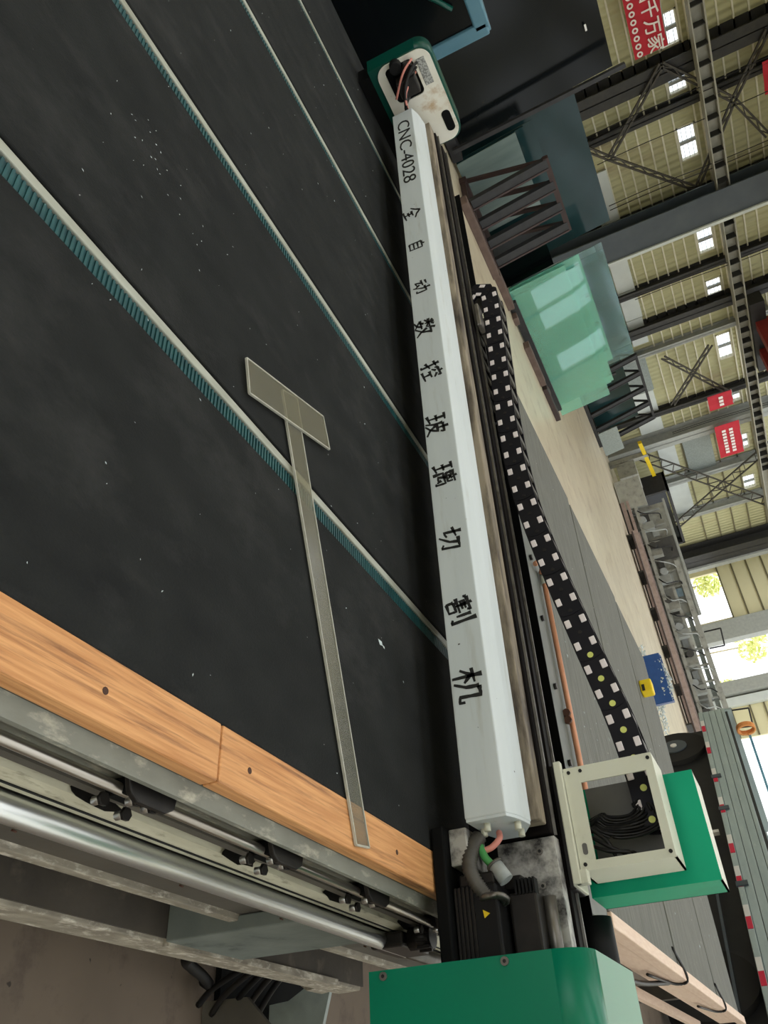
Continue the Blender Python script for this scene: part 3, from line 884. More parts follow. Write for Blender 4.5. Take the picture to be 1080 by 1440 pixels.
tbar(.2, 7.4, .22, .30, .97, .06, 'underbody_dark', 'chassis')  # black sheet added for the dark under the truck bed
for x in (.75, 5.9):
    for yy in (.25, 1.95):
        MB().cyl(TW(x, yy - .14, .5), TW(x, yy + .14, .5), .48, 28).build('wheel', 'tyre', t)
        MB().cyl(TW(x, yy - .16, .5), TW(x, yy - .13, .5), .2, 16).build('hub', 'column', t)
        MB().cyl(TW(x, yy - .18, .5), TW(x, yy - .15, .5), .05, 10).build('hub_cap', 'tape_white', t)
tbar(1.6, 4.9, .45, .35, .95, .5, 'tank', 'chassis', .03)
tbar(-.5, -.05, 1.5, .45, .95, .9, 'cab_rear', 'chassis', .04)
tbar(3.3, 3.36, .1, .42, .9, .05, 'guard_post', 'tape_white')
tbar(3.36, 6.6, .1, .72, .75, .03, 'guard_rail', 'column')
for k in range(3):
    MB().tube(bez([TW(.15 + .05 * k, .3 + .08 * math.cos(a), 1.62 + .13 * math.sin(a)) for a in [i * .7 for i in range(10)]], 40), .02, 6).build('orange_hose', 'orange_hose', t)

# clutter far right: pallets and drums in the light of the openings
for i, (x, y, c_, lab) in enumerate(((-7.2, 26.4, 'sleeper', 'brown drum past the tail of the truck, nearest the truck boards'), (-5.9, 25.2, 'orange_hose', 'orange drum past the tail of the truck'), (-8.6, 28.0, 'grey_plastic', 'grey drum in the glare by the end opening'))):
    t = thing('drum', lab, 'drum', (x, y, 0))
    MB().cyl((x, y, 0), (x, y, 1.25), .42, 20).build('barrel', c_, t)
    for z in (.05, .45, .85, 1.2):
        MB().cyl((x, y, z), (x, y, z + .04), .44, 20).build('hoop', 'column', t)

# ================================================================== far (breaking) table
XL, XR, YN, YF = -3.50, -.597, 3.17, 7.27
t = thing('breaking_table', 'long grey felt breaking table behind the gantry, with a pale wooden edge rail', 'table', (-2.0, 5.2, 0))
FT = t
for (a, c) in ((YN, 4.622), (4.663, 6.07), (6.11, YF)):
    MB().box(XL + .02 * (a - YN), XR, a, c, .882, .900).build('felt_panel', 'felt_far', t, bevel=.004)
    MB().box(XL + .1, XR, a + .02, c - .02, .80, .882).build('panel_core', 'sleeper', t)
for y in (4.6425, 6.09):
    MB().box(XL, XR, y - .02, y + .02, .80, .884).build('seam_strip', 'slot_dark', t)
MB().box(-3.4, XR + .05, 2.72, YN - .005, .868, .893).build('front_sheet', 'strip_green', t, bevel=.003)
MB().box(-3.4, XR + .05, 2.70, 2.725, .80, .896).build('front_lip', 'strip', t)
for i in range(4):
    x = -2.0 + i * .31
    MB().cyl((x, 2.98, .893), (x, 2.98, .905), .013, 8).build('bolt', 'dark_steel', t)
pp = MB().cyl((-1.93, 3.1, .912), (-.62, 3.11, .912), .0115, 14).build('copper_pipe', 'copper', t)
MB().cyl((-1.99, 3.1, .912), (-1.92, 3.1, .912), .017, 12).build('pipe_union', 'strip', t)
MB().tube(bez([(-1.97, 3.08, .91), (-2.0, 3.02, .94), (-1.96, 2.98, .91)], 8), .012, 6).build('elbow', 'copper', t)
for x in (-1.30, -1.27):
    MB().cyl((x, 3.06, .905), (x, 3.075, .905), .016, 8).build('pipe_clip', 'nail', t)
for (a, c) in ((3.18, 4.86), (4.87, 7.6)):
    MB().box(-.597, -.545, a, c, .848, .905).build('edge_rail', 'wood_pale', t, bevel=.004)
MB().box(-.62, -.55, 3.1, 7.4, .74, .846).build('side_apron', 'wood_pale', t)
MB().box(-.56, -.51, 4.4, 7.2, .60, .63).build('lower_rail', 'wood_pale', t)
MB().box(-.60, -.50, 3.6, 4.5, .58, .70).build('junction_block', 'frame_steel', t, bevel=.006)
for x in (-3.3, -.75):
    for y in (3.3, 5.2, 7.1):
        MB().box(x - .05, x + .05, y - .05, y + .05, 0, .80).build('leg', 'frame_steel', t)
for x in (-3.3, -.75):
    MB().box(x - .04, x + .04, 3.3, 7.1, .70, .78).build('under_rail', 'frame_steel', t)
MB().box(-3.4, -.7, 2.74, 2.8, .10, .86).build('gap_dark_front', 'matte_black', t)  # added black panel keeping the gap between the tables dark
for ya in (4.8, 6.35):
    MB().tube(bez([(-.66, ya - .25, .902), (-.60, ya - .06, .908), (-.545, ya, .906), (-.535, ya, .86), (-.54, ya - .1, .82), (-.53, ya - .5, .80)], 24), .007, 6).build('cable_tie', 'cable', t)
MB().tube(bez([(-.54, 4.75, .82), (-.5, 4.3, .76), (-.5, 3.9, .74), (-.53, 3.5, .8), (-.55, 3.2, .78)], 24), .012, 6).build('cable', 'cable', t)
# yellow box standing by the far edge
t = thing('yellow_box', 'small yellow box with a black label, on the far felt panel', 'box', (-2.74, 6.30, .9))
b = MB()
c0 = Vector((-2.72, 6.28, 0))
b.prism([(c0.x + x, c0.y + y) for x, y in ((-.055, -.05), (.05, -.065), (.065, .04), (-.045, .05))], 'z', .9005, .995)
b.build('body', 'yellow', t, bevel=.012)
MB().prism([(c0.x + x, c0.y + y) for x, y in ((-.01, -.0595), (.046, -.0665), (.046, -.0645), (-.01, -.0575))], 'z', .915, .938).build('label', 'ink', t)
# splinters of glass lying on the grey felt
b = MB()
rnd = random.Random(11)
for i in range(70):
    c = Vector((rnd.uniform(-2.4, -.8), rnd.uniform(3.3, 4.3) if i < 40 else rnd.uniform(4.8, 7), .9015))
    a = Vector((rnd.uniform(-1, 1), rnd.uniform(-1, 1), 0)).normalized() * rnd.uniform(.004, .014)
    e = Vector((-a.y, a.x, 0)) * .35
    b.add([c - a, c + e, c + a, c + Vector((0, 0, .003))], [(0, 1, 3), (1, 2, 3), (2, 0, 3), (0, 2, 1)])
tag(b.build('glass_splinters', 'cullet', kind='stuff'), 'tiny white glass splinters scattered over the grey felt', 'glass splinters')

# ================================================================== cutting table
t = thing('cutting_table', 'black felt glass cutting table with teal belts and an orange wooden edge', 'table', (-2.0, 1.0, 0))
CT = t
YA, YB = -.6, 2.35
SL = [-3.045, -2.385, -1.629, -.996]            # left edges of the slots
SW = .062
edges = [-3.565]
for s in SL:
    edges += [s, s + SW]
edges.append(-.4305)
for i in range(0, len(edges), 2):
    MB().box(edges[i], edges[i + 1], YA, YB, .886, .900).build('felt_panel', 'felt', t, bevel=.003)
for s in SL:
    MB().box(s, s + SW, YA, YB, .872, .884).build('slot_bed', 'slot_dark', t)
    st = MB().box(s + .006, s + .024, YA, YB, .884, .8985).build('edge_strip', 'strip', t, bevel=.002)
    b = MB()
    b.box(s + .026, s + SW - .003, YA, YB, .884, .893)
    y = YA
    while y < YB - .01:                          # moulded teeth of the belt
        b.box(s + .027, s + SW - .004, y, y + .0042, .893, .8958)
        y += .0088
    b.build('toothed_belt', 'belt', t)
MB().box(-3.56, -.43, YA, YB, .80, .872).build('table_core', 'matte_black', t)
# wooden edge in two boards
for a, c in ((YA, .812), (.8145, 2.3)):
    MB().box(-.4305, -.355, a, c, .876, .902).build('edge_board', 'wood', t, bevel=.003)
for y in (.38, .88, 1.345, .60, 1.75):
    MB().cyl((-.39, y, .9018), (-.39, y, .9026), .0045, 10).build('nail', 'nail', t)
# steel rail side of the table, all running along the edge
def side(x0, x1, z0, z1, name, m, y0=YA, y1=3.0, bev=0.0, par=None):
    return MB().box(x0, x1, y0, y1, z0, z1).build(name, m, par or t, bevel=bev)
side(-.43, -.357, .845, .876, 'top_plate', 'frame_steel')
b = MB(); b.prism([(-.362, .874), (-.334, .868), (-.334, .860), (-.362, .862)], 'y', YA, 3.0); b.build('ledge', 'grey_paint', t)
side(-.40, -.356, .60, .862, 'back_plate', 'grey_paint')
MB().cyl((-.338, YA, .822), (-.338, 3.0, .822), .0072, 14).build('guide_bar', 'guide_steel', t)
side(-.356, -.342, .775, .79, 'shelf', 'frame_steel')
b = MB(); b.prism([(-.356, .765), (-.340, .760), (-.334, .746), (-.334, .726), (-.356, .726)], 'y', YA, 3.0); b.build('cream_bar', 'cream_bar', t)
side(-.3345, -.3325, .738, .742, 'bar_groove', 'slot_dark')
MB().cyl((-.319, YA, .712), (-.319, 1.79, .712), .0172, 24).build('round_rail', 'steel', t)
MB().cyl((-.319, 1.79, .712), (-.319, 3.0, .712), .0165, 24).build('round_rail', 'steel_dull', t)
for y in (.22, .52, .70, 1.02, 1.3, 1.62):
    MB().cyl((-.3035, y, .700), (-.3015, y, .699), .0035, 8).build('rail_screw', 'nail', t)
side(-.40, -.337, .545, .70, 'side_plate', 'frame_steel')
b = MB(); b.prism([(-.340, .569), (-.326, .566), (-.326, .545), (-.340, .545)], 'y', YA, 3.0); b.build('upper_flange', 'frame_edge', t, bevel=.002)
side(-.42, -.376, .40, .545, 'web', 'flange_top')
side(-.376, -.316, .400, .4045, 'flange_top', 'flange_top', YA, 2.2)
b = MB(); b.prism([(-.40, .399), (-.345, .399), (-.308, .396), (-.306, .33), (-.312, .325), (-.40, .325)], 'y', YA, 2.2); b.build('lower_flange', 'frame_edge', t, bevel=.003)
# gusset in the channel
b = MB(); b.prism([(-.376, .405), (-.309, .405), (-.309, .692), (-.336, .692), (-.336, .54), (-.376, .54)], 'y', 1.365, 1.62); b.build('gusset', 'bracket_green', t, bevel=.003)
side(-.318, -.303, .395, .41, 'weld_lip', 'frame_edge', 1.37, 2.05)
# clamps on the guide bar
for i, y in enumerate((.245, .755, 1.065, 1.372, 1.69)):
    c = MB().prism([(-.352, y - .045), (-.326, y - .036), (-.318, y - .022), (-.318, y + .030), (-.326, y + .045), (-.352, y + .05)], 'z', .842, .851).build('clamp_plate', 'dark_steel', t, bevel=.002)
    MB().box(-.352, -.332, y - .026, y + .022, .800, .842).build('clamp_foot', 'matte_black', c, bevel=.003)
    for yy, x, z in ((y - .012, -.325, .832), (y + .016, -.324, .832), (y - .034, -.326, .800), (y + .014, -.322, .794)):
        MB().cyl((x, yy, z + .010), (x, yy, z - .006), .0058, 8).build('clamp_bolt', 'steel', c)
        MB().cyl((x, yy, z + .011), (x, yy, z + .006), .0085, 6).build('clamp_nut', 'dark_steel', c)
    rs_ = random.Random(i)
    MB().prism([(-.344 + (.010 + .003 * rs_.random()) * math.cos(k * .45), y + (.035 + .022 * rs_.random()) * math.sin(k * .45)) for k in range(14)], 'z', .7645, .7655).build('oil_smear', 'dark_steel', c)
# legs, and the inside of the frame
for y in (-.3, 1.1, 2.25):
    MB().box(-.52, -.40, y - .05, y + .05, 0, .6).build('leg', 'frame_steel', t)
for y in (-.3, 2.25):
    MB().box(-3.5, -3.38, y - .05, y + .05, 0, .8).build('leg', 'frame_steel', t)
MB().box(-3.56, -3.5, YA, YB, .5, .80).build('far_side_plate', 'frame_steel', t)
MB().box(-3.4, -.5, 2.3, 2.34, .1, .80).build('gap_dark_rear', 'matte_black', t)  # black skirt added so the gap behind this table stays dark

# things under the frame, bottom of the view
tag(MB().tube(bez([(-.335, 1.60, .33), (-.33, 1.64, .25), (-.33, 1.73, .198), (-.33, 1.852, .14), (-.33, 1.98, .07), (-.35, 2.03, .012)], 72), .011, 10, ribs=True).build('corrugated_hose', 'rubber'), 'black corrugated hose hanging from the lower flange beside the grey sheet', 'hose')
for i, lab in enumerate(('nearest', 'second', 'third', 'fourth', 'farthest')):
    tag(MB().tube(bez([(-.36 - .01 * i, 1.86 + .05 * i, .32), (-.335, 1.90 + .05 * i, .2), (-.315 + .01 * i, 1.96 + .055 * i, .09), (-.29 + .016 * i, 1.99 + .06 * i, .032)], 24), .008, 8).build('floor_cable', 'cable' if i % 2 else 'rubber'),
        lab + ' of the five black cables dropping from the lower flange to the floor', 'cable', 'cables under the frame')
b = MB(); b.prism([(-.305, .002), (-.20, .002), (-.238, .21), (-.304, .14)], 'y', 2.05, 2.065)
tag(b.build('steel_offcut', 'frame_steel'), 'dull brown steel offcut standing under the cables', 'offcut')
b = MB(); b.prism([(-.32, .021), (-.20, .021), (-.26, .20), (-.337, .222), (-.358, .15), (-.325, .085)], 'y', 2.35, 2.365)
tag(b.build('grey_sheet', 'plaque'), 'pale grey-green sheet leaning under the frame', 'sheet')
b = MB(); b.prism([(-.335, .324), (-.312, .324), (-.308, .29), (-.322, .27)], 'y', 2.10, 2.18)
tag(b.build('pointed_bracket', 'frame_edge', bevel=.002), 'small pointed steel bracket under the lower flange by the green hood', 'bracket')
tag(MB().box(-.62, -.27, 2.10, 2.58, 0.001, .02).build('floor_dark_patch', 'matte_black'), 'black patch standing in for the dark void under the cables', 'dark patch')  # flat black sheet added for the darkness under the frame

# ------------------------------------------------------------------ T-square on the table
t = thing('acrylic_t_square', 'clear acrylic T-square lying across the black felt and the wooden edge', 'T-square', (-1.1, .95, .9))
zt = .9045
def slab2(pts, z0, z1, name, m, bev=0.0):
    b = MB(); b.prism(pts, 'z', z0, z1)
    return b.build(name, m, t, bevel=bev)
head = [(-1.099, .783), (-1.026, .80), (-1.126, 1.089), (-1.196, 1.061)]
blade = [(-1.132, .905), (-1.158, .958), (-.370, 1.226), (-.364, 1.180)]
slab2(blade, .9035, .9075, 'blade', 'acrylic')
slab2(head, .9078, .9118, 'head', 'acrylic')
def edge_of(pts, z0, z1, wd=.0018):
    n = len(pts)
    cx = sum(p[0] for p in pts) / n; cy = sum(p[1] for p in pts) / n
    for i in range(n):
        a, c = Vector((*pts[i], (z0 + z1) / 2)), Vector((*pts[(i + 1) % n], (z0 + z1) / 2))
        MB().bar(a, c, wd * 1.6, z1 - z0).build('sawn_edge', 'acrylic_edge', t)
edge_of(head, .9078, .9120)
edge_of(blade, .9035, .9077)

# flecks and chips of glass on the black felt
b = MB()
rnd = random.Random(21)
def chip(x, y, s):
    c = Vector((x, y, .9005))
    a = Vector((rnd.uniform(-1, 1), rnd.uniform(-1, 1), 0)).normalized() * s
    e = Vector((-a.y, a.x, 0)) * rnd.uniform(.3, .7)
    b.add([c - a, c + e, c + a, c - e * .4, c + Vector((0, 0, s * .3))], [(0, 1, 4), (1, 2, 4), (2, 3, 4), (3, 0, 4)])
for i in range(160):
    chip(rnd.uniform(-3.4, -.45), rnd.uniform(.05, 1.45), rnd.choice((.0012, .0016, .0022, .003)))
for i in range(24):
    chip(rnd.gauss(-1.3, .05) + .0, rnd.gauss(.50, .06), .0025)
tag(b.build('glass_flecks', 'cullet', kind='stuff'), 'white flecks of glass dust on the black felt', 'glass flecks')
b = MB(); chip(-.79, 1.32, .011); chip(-.786, 1.335, .006)
tag(b.build('glass_chip', 'cullet'), 'white glass chip on the black felt near the beam', 'glass chip')

# ================================================================== gantry
t = thing('cutting_gantry', 'long white gantry beam with black hand lettering and green end hoods, across both tables', 'gantry', (-1.9, 1.55, .9))
GA = t
prof = [(1.50, .978), (1.50, 1.061), (1.530, 1.074), (1.545, 1.078), (1.585, 1.084), (1.66, 1.045), (1.66, 1.0), (1.61, .985)]
cprof = prof[:5] + [(1.600, 1.077), (1.600, .985)]
MB().prism(cprof, 'x', -3.215, -.472).build('beam_cover', 'white_paint', t, bevel=.0025)
pin = [(y_ + (1.58 - y_) * .03, z_ + (1.03 - z_) * .03) for y_, z_ in prof]
ep = MB().prism(pin, 'x', -.473, -.4665).build('end_plate', 'white_paint', t, bevel=.001)
for y_, z_ in ((1.530, 1.012), (1.560, .995), (1.553, 1.066), (1.60, 1.058)):
    MB().cyl((-.468, y_, z_), (-.452, y_, z_), .0065, 10).build('cap_screw', 'box_white', ep)
# lettering along the front face
letter('CNC-4028', .072, (-2.925, 1.4992, 1.018), (1, 0, 0), (0, 0, 1), t, 'ink', sx=1.38, fat=-.0004, shear=.05)
# brush strokes of the characters, in a box of 100 x 100
BR = {
 '全': ['50,97 30,72 6,54', '50,94 70,70 96,55', '30,50 72,50', '32,30 68,30', '14,7 88,7', '50,50 50,8'],
 '自': ['52,99 42,84', '25,83 24,4', '25,82 77,83 76,3', '26,58 75,58', '26,34 75,34', '26,9 75,9'],
 '动': ['12,82 44,83', '4,60 50,61', '28,60 12,24 44,31', '36,44 49,18', '54,68 95,69 90,10 76,18', '73,97 70,55 46,3'],
 '数': ['16,93 23,80', '46,95 37,81', '5,72 55,73', '30,97 30,52', '28,70 6,53', '33,70 53,56', '28,48 15,24 47,3', '45,38 33,15 5,1', '3,32 57,34', '68,97 52,61', '62,74 97,75', '87,73 76,34 47,1', '60,58 76,26 99,3'],
 '控': ['3,76 38,79', '22,98 23,8 12,15', '1,36 39,49', '68,99 73,87', '47,85 44,69', '47,82 96,83 90,70', '63,70 47,53', '76,70 96,53', '52,40 91,41', '71,40 71,8', '43,6 99,7'],
 '玻': ['3,88 38,89', '5,52 37,53', '1,13 41,23', '21,88 21,16', '50,76 95,77 88,61', '50,76 50,40 40,2', '70,98 70,50', '50,50 87,51 72,20 49,0', '58,44 74,18 100,1'],
 '璃': ['3,88 36,89', '5,52 35,53', '1,13 38,22', '20,88 20,16', '70,100 73,90', '43,86 99,87', '60,80 80,64', '81,80 60,64', '50,80 50,58 91,58 91,80', '46,3 46,46 95,47 94,5 86,10', '70,57 59,22 79,20', '78,33 85,13'],
 '切': ['5,61 47,73', '26,97 24,24 45,35', '50,80 93,81 88,8 74,18', '71,79 66,44 41,2'],
 '割': ['33,100 36,90', '10,87 7,74', '10,86 61,87 56,76', '18,72 52,73', '18,60 52,61', '6,46 63,47', '35,82 35,38', '18,34 18,5', '18,34 53,35 52,5', '18,8 52,8', '73,85 72,30', '92,99 92,4 79,14'],
 '机': ['1,68 45,71', '24,99 24,0', '24,66 2,29', '26,56 43,37', '58,83 56,40 41,2', '58,82 85,83 82,15 99,11 99,29'],
}
def brush(ch, size, x, z, rot, parent, y=1.4994):
    b = MB()
    ca, sa = math.cos(rot), math.sin(rot)
    def put(u, v):
        u, v = (u - 50) * .0112 * size + (v - 50) * .0008 * size, (v - 50) * .01 * size
        return (x + u * ca - v * sa, y, z + u * sa + v * ca)
    for k, s_ in enumerate(BR[ch]):
        pts = [Vector([float(q) for q in p.split(',')]) for p in s_.split()]
        fine = []
        for i in range(len(pts) - 1):
            for j in range(4):
                fine.append(pts[i].lerp(pts[i + 1], j / 4))
        fine.append(pts[-1])
        n = len(fine)
        L, Rr = [], []
        for i, p in enumerate(fine):
            d = (fine[min(i + 1, n - 1)] - fine[max(i - 1, 0)]).normalized()
            f = i / (n - 1)
            wd = (6.9 - 3.0 * f) * (.8 + .5 * abs(math.sin(2.3 * i + k)) * .5)
            if f < .12:
                wd *= 1.15
            q = Vector((-d.y, d.x)) * wd
            L.append(p + q); Rr.append(p - q)
        for i in range(n - 1):
            b.quad(put(*Rr[i]), put(*Rr[i + 1]), put(*L[i + 1]), put(*L[i]))
    return b.build('lettering', 'ink', parent)
for ch, x, z, s_, r_ in (('全', -2.505, 1.014, .062, .05), ('自', -2.315, 1.016, .054, -.10), ('动', -2.098, 1.016, .054, .03), ('数', -1.903, 1.013, .062, -.08), ('控', -1.712, 1.016, .060, .06),
                      ('玻', -1.502, 1.014, .062, -.10), ('璃', -1.325, 1.018, .060, -.04), ('切', -1.124, 1.016, .058, -.12), ('割', -.925, 1.018, .060, .03), ('机', -.742, 1.018, .064, -.08)):
    brush(ch, s_ * 1.06, x, z, r_ + .16, t)
# plate, slide and tray behind the cover
MB().box(-3.25, -.48, 1.602, 1.650, .99, 1.098).build('rear_plate', 'tan', t, bevel=.003)
MB().box(-3.25, -.465, 1.652, 1.772, .99, 1.104).build('slide_body', 'black_rail', t, bevel=.004)
MB().box(-3.25, -.465, 1.672, 1.677, 1.104, 1.110).build('slide_rail', 'steel_dull', t)
MB().box(-3.25, -.25, 1.715, 1.752, 1.09, 1.108).build('slide_strip', 'black_rail', t, bevel=.002)
MB().box(-3.25, -.25, 1.753, 1.758, 1.09, 1.113).build('slide_lip', 'steel_dull', t)
MB().box(-3.2, -.25, 1.772, 1.93, 1.04, 1.052).build('chain_tray', 'matte_black', t)
MB().box(-3.2, -.25, 1.926, 1.93, 1.04, 1.098).build('tray_lip', 'matte_black', t)
MB().box(-3.2, -.25, 1.66, 1.75, .93, .985).build('under_rail', 'matte_black', t)

def hood(x0, x1, y0, y1, z0, z1, r, m, name, th=.003, par=None):
    """sheet-metal hood: rounded top corners, open below"""
    pr = rrect(y0, y1, z0, z1, r, 8, (1, 1, 0, 0))
    b = MB(); b.prism(pr, 'x', x0, x1)
    o = b.build(name, m, par or t)
    for p_ in o.data.polygons:
        n = p_.normal
        if abs(n.x) < .5 and not (abs(n.y) > .999 or abs(n.z) > .999):
            p_.use_smooth = True
    return o
# far end: stained cream plate with a cutout, green hood beyond it
hp = [(y_, z_) for y_, z_ in rrect(1.345, 1.735, .975, 1.197, .05, 8)]
hole = rrect(1.362, 1.508, 1.01, 1.127, .02, 4)
def plate_with_hole(outer, inner, x0, x1, name, m, par):
    """flat plate in the y-z plane with a hole bridged by triangulation"""
    bm = bmesh.new()
    for x in (x0, x1):
        eo = [bm.verts.new((x, *p)) for p in outer]
        ei = [bm.verts.new((x, *p)) for p in inner]
        es = [bm.edges.new((l[i], l[(i + 1) % len(l)])) for l in (eo, ei) for i in range(len(l))]
        bmesh.ops.triangle_fill(bm, edges=es, use_beauty=True, use_dissolve=False)
    bm.verts.ensure_lookup_table()
    no, ni = len(outer), len(inner)
    for base, n in ((0, no), (no, ni)):
        for i in range(n):
            a, c = base + i, base + (i + 1) % n
            bm.faces.new([bm.verts[k] for k in (a, c, c + no + ni, a + no + ni)])
    bmesh.ops.recalc_face_normals(bm, faces=bm.faces)
    me = bpy.data.meshes.new(name)
    off = Vector(par['_w'])
    for v in bm.verts:
        v.co -= off
    bm.to_mesh(me); bm.free()
    me.materials.append(M[m])
    o = bpy.data.objects.new(name, me); COL.objects.link(o)
    o.parent = par; o['_w'] = list(par['_w'])
    return o
cp = plate_with_hole(hp, hole, -3.305, -3.298, 'end_hood_plate', 'cap_cream', t)
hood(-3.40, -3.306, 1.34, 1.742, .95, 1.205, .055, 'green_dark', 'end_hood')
MB().box(-3.40, -3.306, 1.36, 1.72, .9015, .95).build('hood_gap_dark', 'matte_black', t)  # added black box darkening the gap below the far hood
MB().box(-3.306, -3.3055, 1.35, 1.52, 1.0, 1.14).build('hood_recess', 'matte_black', t)
MB().box(-3.2985, -3.296, 1.378, 1.486, 1.139, 1.173).build('speckled_label', 'speckle', cp, bevel=.002)
b = MB(); b.prism(rrect(1.61, 1.70, 1.148, 1.184, .016, 5), 'x', -3.2985, -3.296); b.build('slot', 'matte_black', cp)
for y_, z_, m in ((1.36, 1.06, 'rubber'), (1.385, 1.10, 'dark_steel')):
    MB().cyl((-3.30, y_, z_), (-3.26, y_, z_), .024, 12).build('cable_gland', m, cp)
for i in range(6):
    MB().tube(bez([(-3.30, 1.39 + .015 * i, 1.14 - .01 * i), (-3.25, 1.38 + .02 * i, 1.12 - .012 * i), (-3.22, 1.42 + .015 * i, 1.07 - .006 * i), (-3.22, 1.50 + .01 * i, 1.04)], 14), .006, 6).build('end_cable', 'cable' if i != 2 else 'pink_tube', t)
MB().tube(bez([(-3.28, 1.36, 1.13), (-3.24, 1.38, 1.08), (-3.225, 1.45, 1.02)], 12), .0045, 6).build('red_cable', 'pink_tube', t)
MB().box(-3.29, -3.23, 1.40, 1.47, 1.04, 1.12).build('end_motor', 'dark_steel', t, bevel=.006)
# near end: side plate, motors, leads, green hood
MB().box(-.462, -.215, 1.665, 1.70, .905, 1.105).build('motor_plate', 'oily_plate', t, bevel=.001)
for x, z in ((-.436, 1.072), (-.372, 1.068), (-.30, 1.085), (-.46, .96)):
    c = MB().cyl((x, 1.666, z), (x, 1.661, z), .0065, 12).build('plate_screw', 'steel_dull', t)
    MB().cyl((x, 1.6615, z), (x, 1.6605, z), .0035, 6).build('screw_socket', 'ink', c)
MB().box(-.47, -.20, 1.505, 1.665, .904, .93).build('base_block', 'matte_black', t, bevel=.004)
MB().box(-.468, -.40, 1.53, 1.64, .931, .968).build('side_block', 'oily_plate', t, bevel=.003)
mo = MB().box(-.362, -.205, 1.53, 1.645, .93, 1.015).build('servo_motor', 'rubber', t, bevel=.005)
for i in range(5):
    MB().box(-.36, -.205, 1.526, 1.531, .934 + .008 * i, .938 + .008 * i).build('cooling_rib', 'dark_steel', mo)
MB().prism([(-.318, .985), (-.304, .987), (-.311, .998)], 'y', 1.5285, 1.53).build('warning_triangle', 'yellow', mo)
MB().box(-.385, -.362, 1.54, 1.635, .94, 1.01).build('motor_flange', 'dark_steel', mo, bevel=.004)
mo = MB().box(-.350, -.205, 1.58, 1.66, 1.02, 1.075).build('brake_motor', 'dark_steel', t, bevel=.005)
for i in range(6):
    MB().box(-.372 + .0, -.345, 1.576, 1.60, 1.036 + .007 * i, 1.040 + .007 * i).build('bellows_fold', 'rubber', mo)
MB().cyl((-.345, 1.63, 1.085), (-.205, 1.63, 1.085), .013, 12).build('steel_spindle', 'steel_dull', t)
MB().box(-.385, -.360, 1.60, 1.655, 1.005, 1.045).build('terminal_block', 'dark_steel', t, bevel=.004)
MB().tube(bez([(-.455, 1.56, .985), (-.43, 1.545, .972), (-.39, 1.53, .968), (-.352, 1.535, .985), (-.338, 1.545, 1.008)], 52), .0125, 10, ribs=True).build('conduit', 'cable_grey', t)
for k in range(2):
    b = MB(); b.tube([(-.335 + .0 * k + .022 * math.cos(a) * .2, 1.545 + .02 * math.cos(a), 1.0 + .02 * math.sin(a) + .008 * k) for a in [i * .45 for i in range(15)]], .006, 6)
    b.build('conduit_clamp', 'steel_dull', t)
MB().tube(bez([(-.46, 1.575, 1.02), (-.445, 1.565, 1.022), (-.43, 1.56, 1.005), (-.425, 1.555, .985)], 16), .0062, 8).build('pink_tube', 'pink_tube', t)
MB().tube(bez([(-.435, 1.555, .985), (-.41, 1.55, .995), (-.385, 1.55, 1.018)], 14), .0075, 8).build('green_cable', 'green_cable', t)
cg = MB().cyl((-.395, 1.55, 1.012), (-.366, 1.552, 1.03), .0145, 14).build('cable_connector', 'grey_plastic', t)
MB().cyl((-.398, 1.55, 1.010), (-.394, 1.55, 1.0125), .0165, 14).build('connector_nut', 'cable_grey', cg)
hd = hood(-.215, .12, 1.357, 1.742, .835, 1.2, .055, 'green', 'end_hood')
for i, (x, z) in enumerate(((-.206, .862), (-.206, 1.07))):
    c = MB().cyl((x, 1.3575, z), (x, 1.353, z), .0065, 12).build('hood_screw', 'steel_dull', hd)
    MB().cyl((x, 1.3535, z), (x, 1.3525, z), .003, 6).build('screw_socket', 'ink', hd)
for z in (.90, 1.0, 1.12):
    MB().cyl((-.216, 1.40, z), (-.221, 1.40, z), .005, 8).build('edge_screw', 'steel_dull', hd)
MB().cyl((-.35, 1.92, 1.10), (-.25, 1.92, 1.10), .038, 24).build('rubber_roller', 'rubber', t)
MB().box(-.52, -.25, 1.88, 1.95, .985, 1.05).build('roller_bracket', 'dark_steel', t)
# bearing block that runs on the round rail
bb = MB().box(-.331, -.302, 1.66, 1.80, .69, .765).build('bearing_block', 'dark_steel', t, bevel=.006)
MB().cyl((-.318, 1.70, .765), (-.318, 1.70, .815), .022, 14).build('pinion_boss', 'dark_steel', bb)
for i in range(10):
    a = 2 * math.pi * i / 10
    MB().box(-.318 + .023 * math.cos(a) - .003, -.318 + .023 * math.cos(a) + .003, 1.70 + .023 * math.sin(a) - .003, 1.70 + .023 * math.sin(a) + .003, .785, .812).build('pinion_tooth', 'dark_steel', bb)

# ------------------------------------------------------------------ cable chain
t = thing('cable_chain', 'black cable chain with white and yellow tabs, looping behind the white beam', 'cable chain', (-1.4, 1.8, 1.1))
C0, C1 = 1.776, 1.850
path = [(-1.75, 1.083), (-2.05, 1.082), (-2.24, 1.083)]
for i in range(1, 6):
    a = math.radians(-90 - 180 * i / 6)
    path.append((-2.27 + .046 * math.cos(a), 1.1285 + .0455 * math.sin(a)))
path += [(-2.24, 1.172), (-2.05, 1.164), (-1.85, 1.155), (-1.68, 1.149), (-1.52, 1.150), (-1.40, 1.156), (-1.28, 1.170), (-1.15, 1.190), (-1.00, 1.216), (-.85, 1.244), (-.70, 1.272), (-.56, 1.287), (-.46, 1.29)]
cv = bez([(x * 1.0114, 0, 1.5 - (1.5 - z) * 1.0114) for x, z in path], 400)
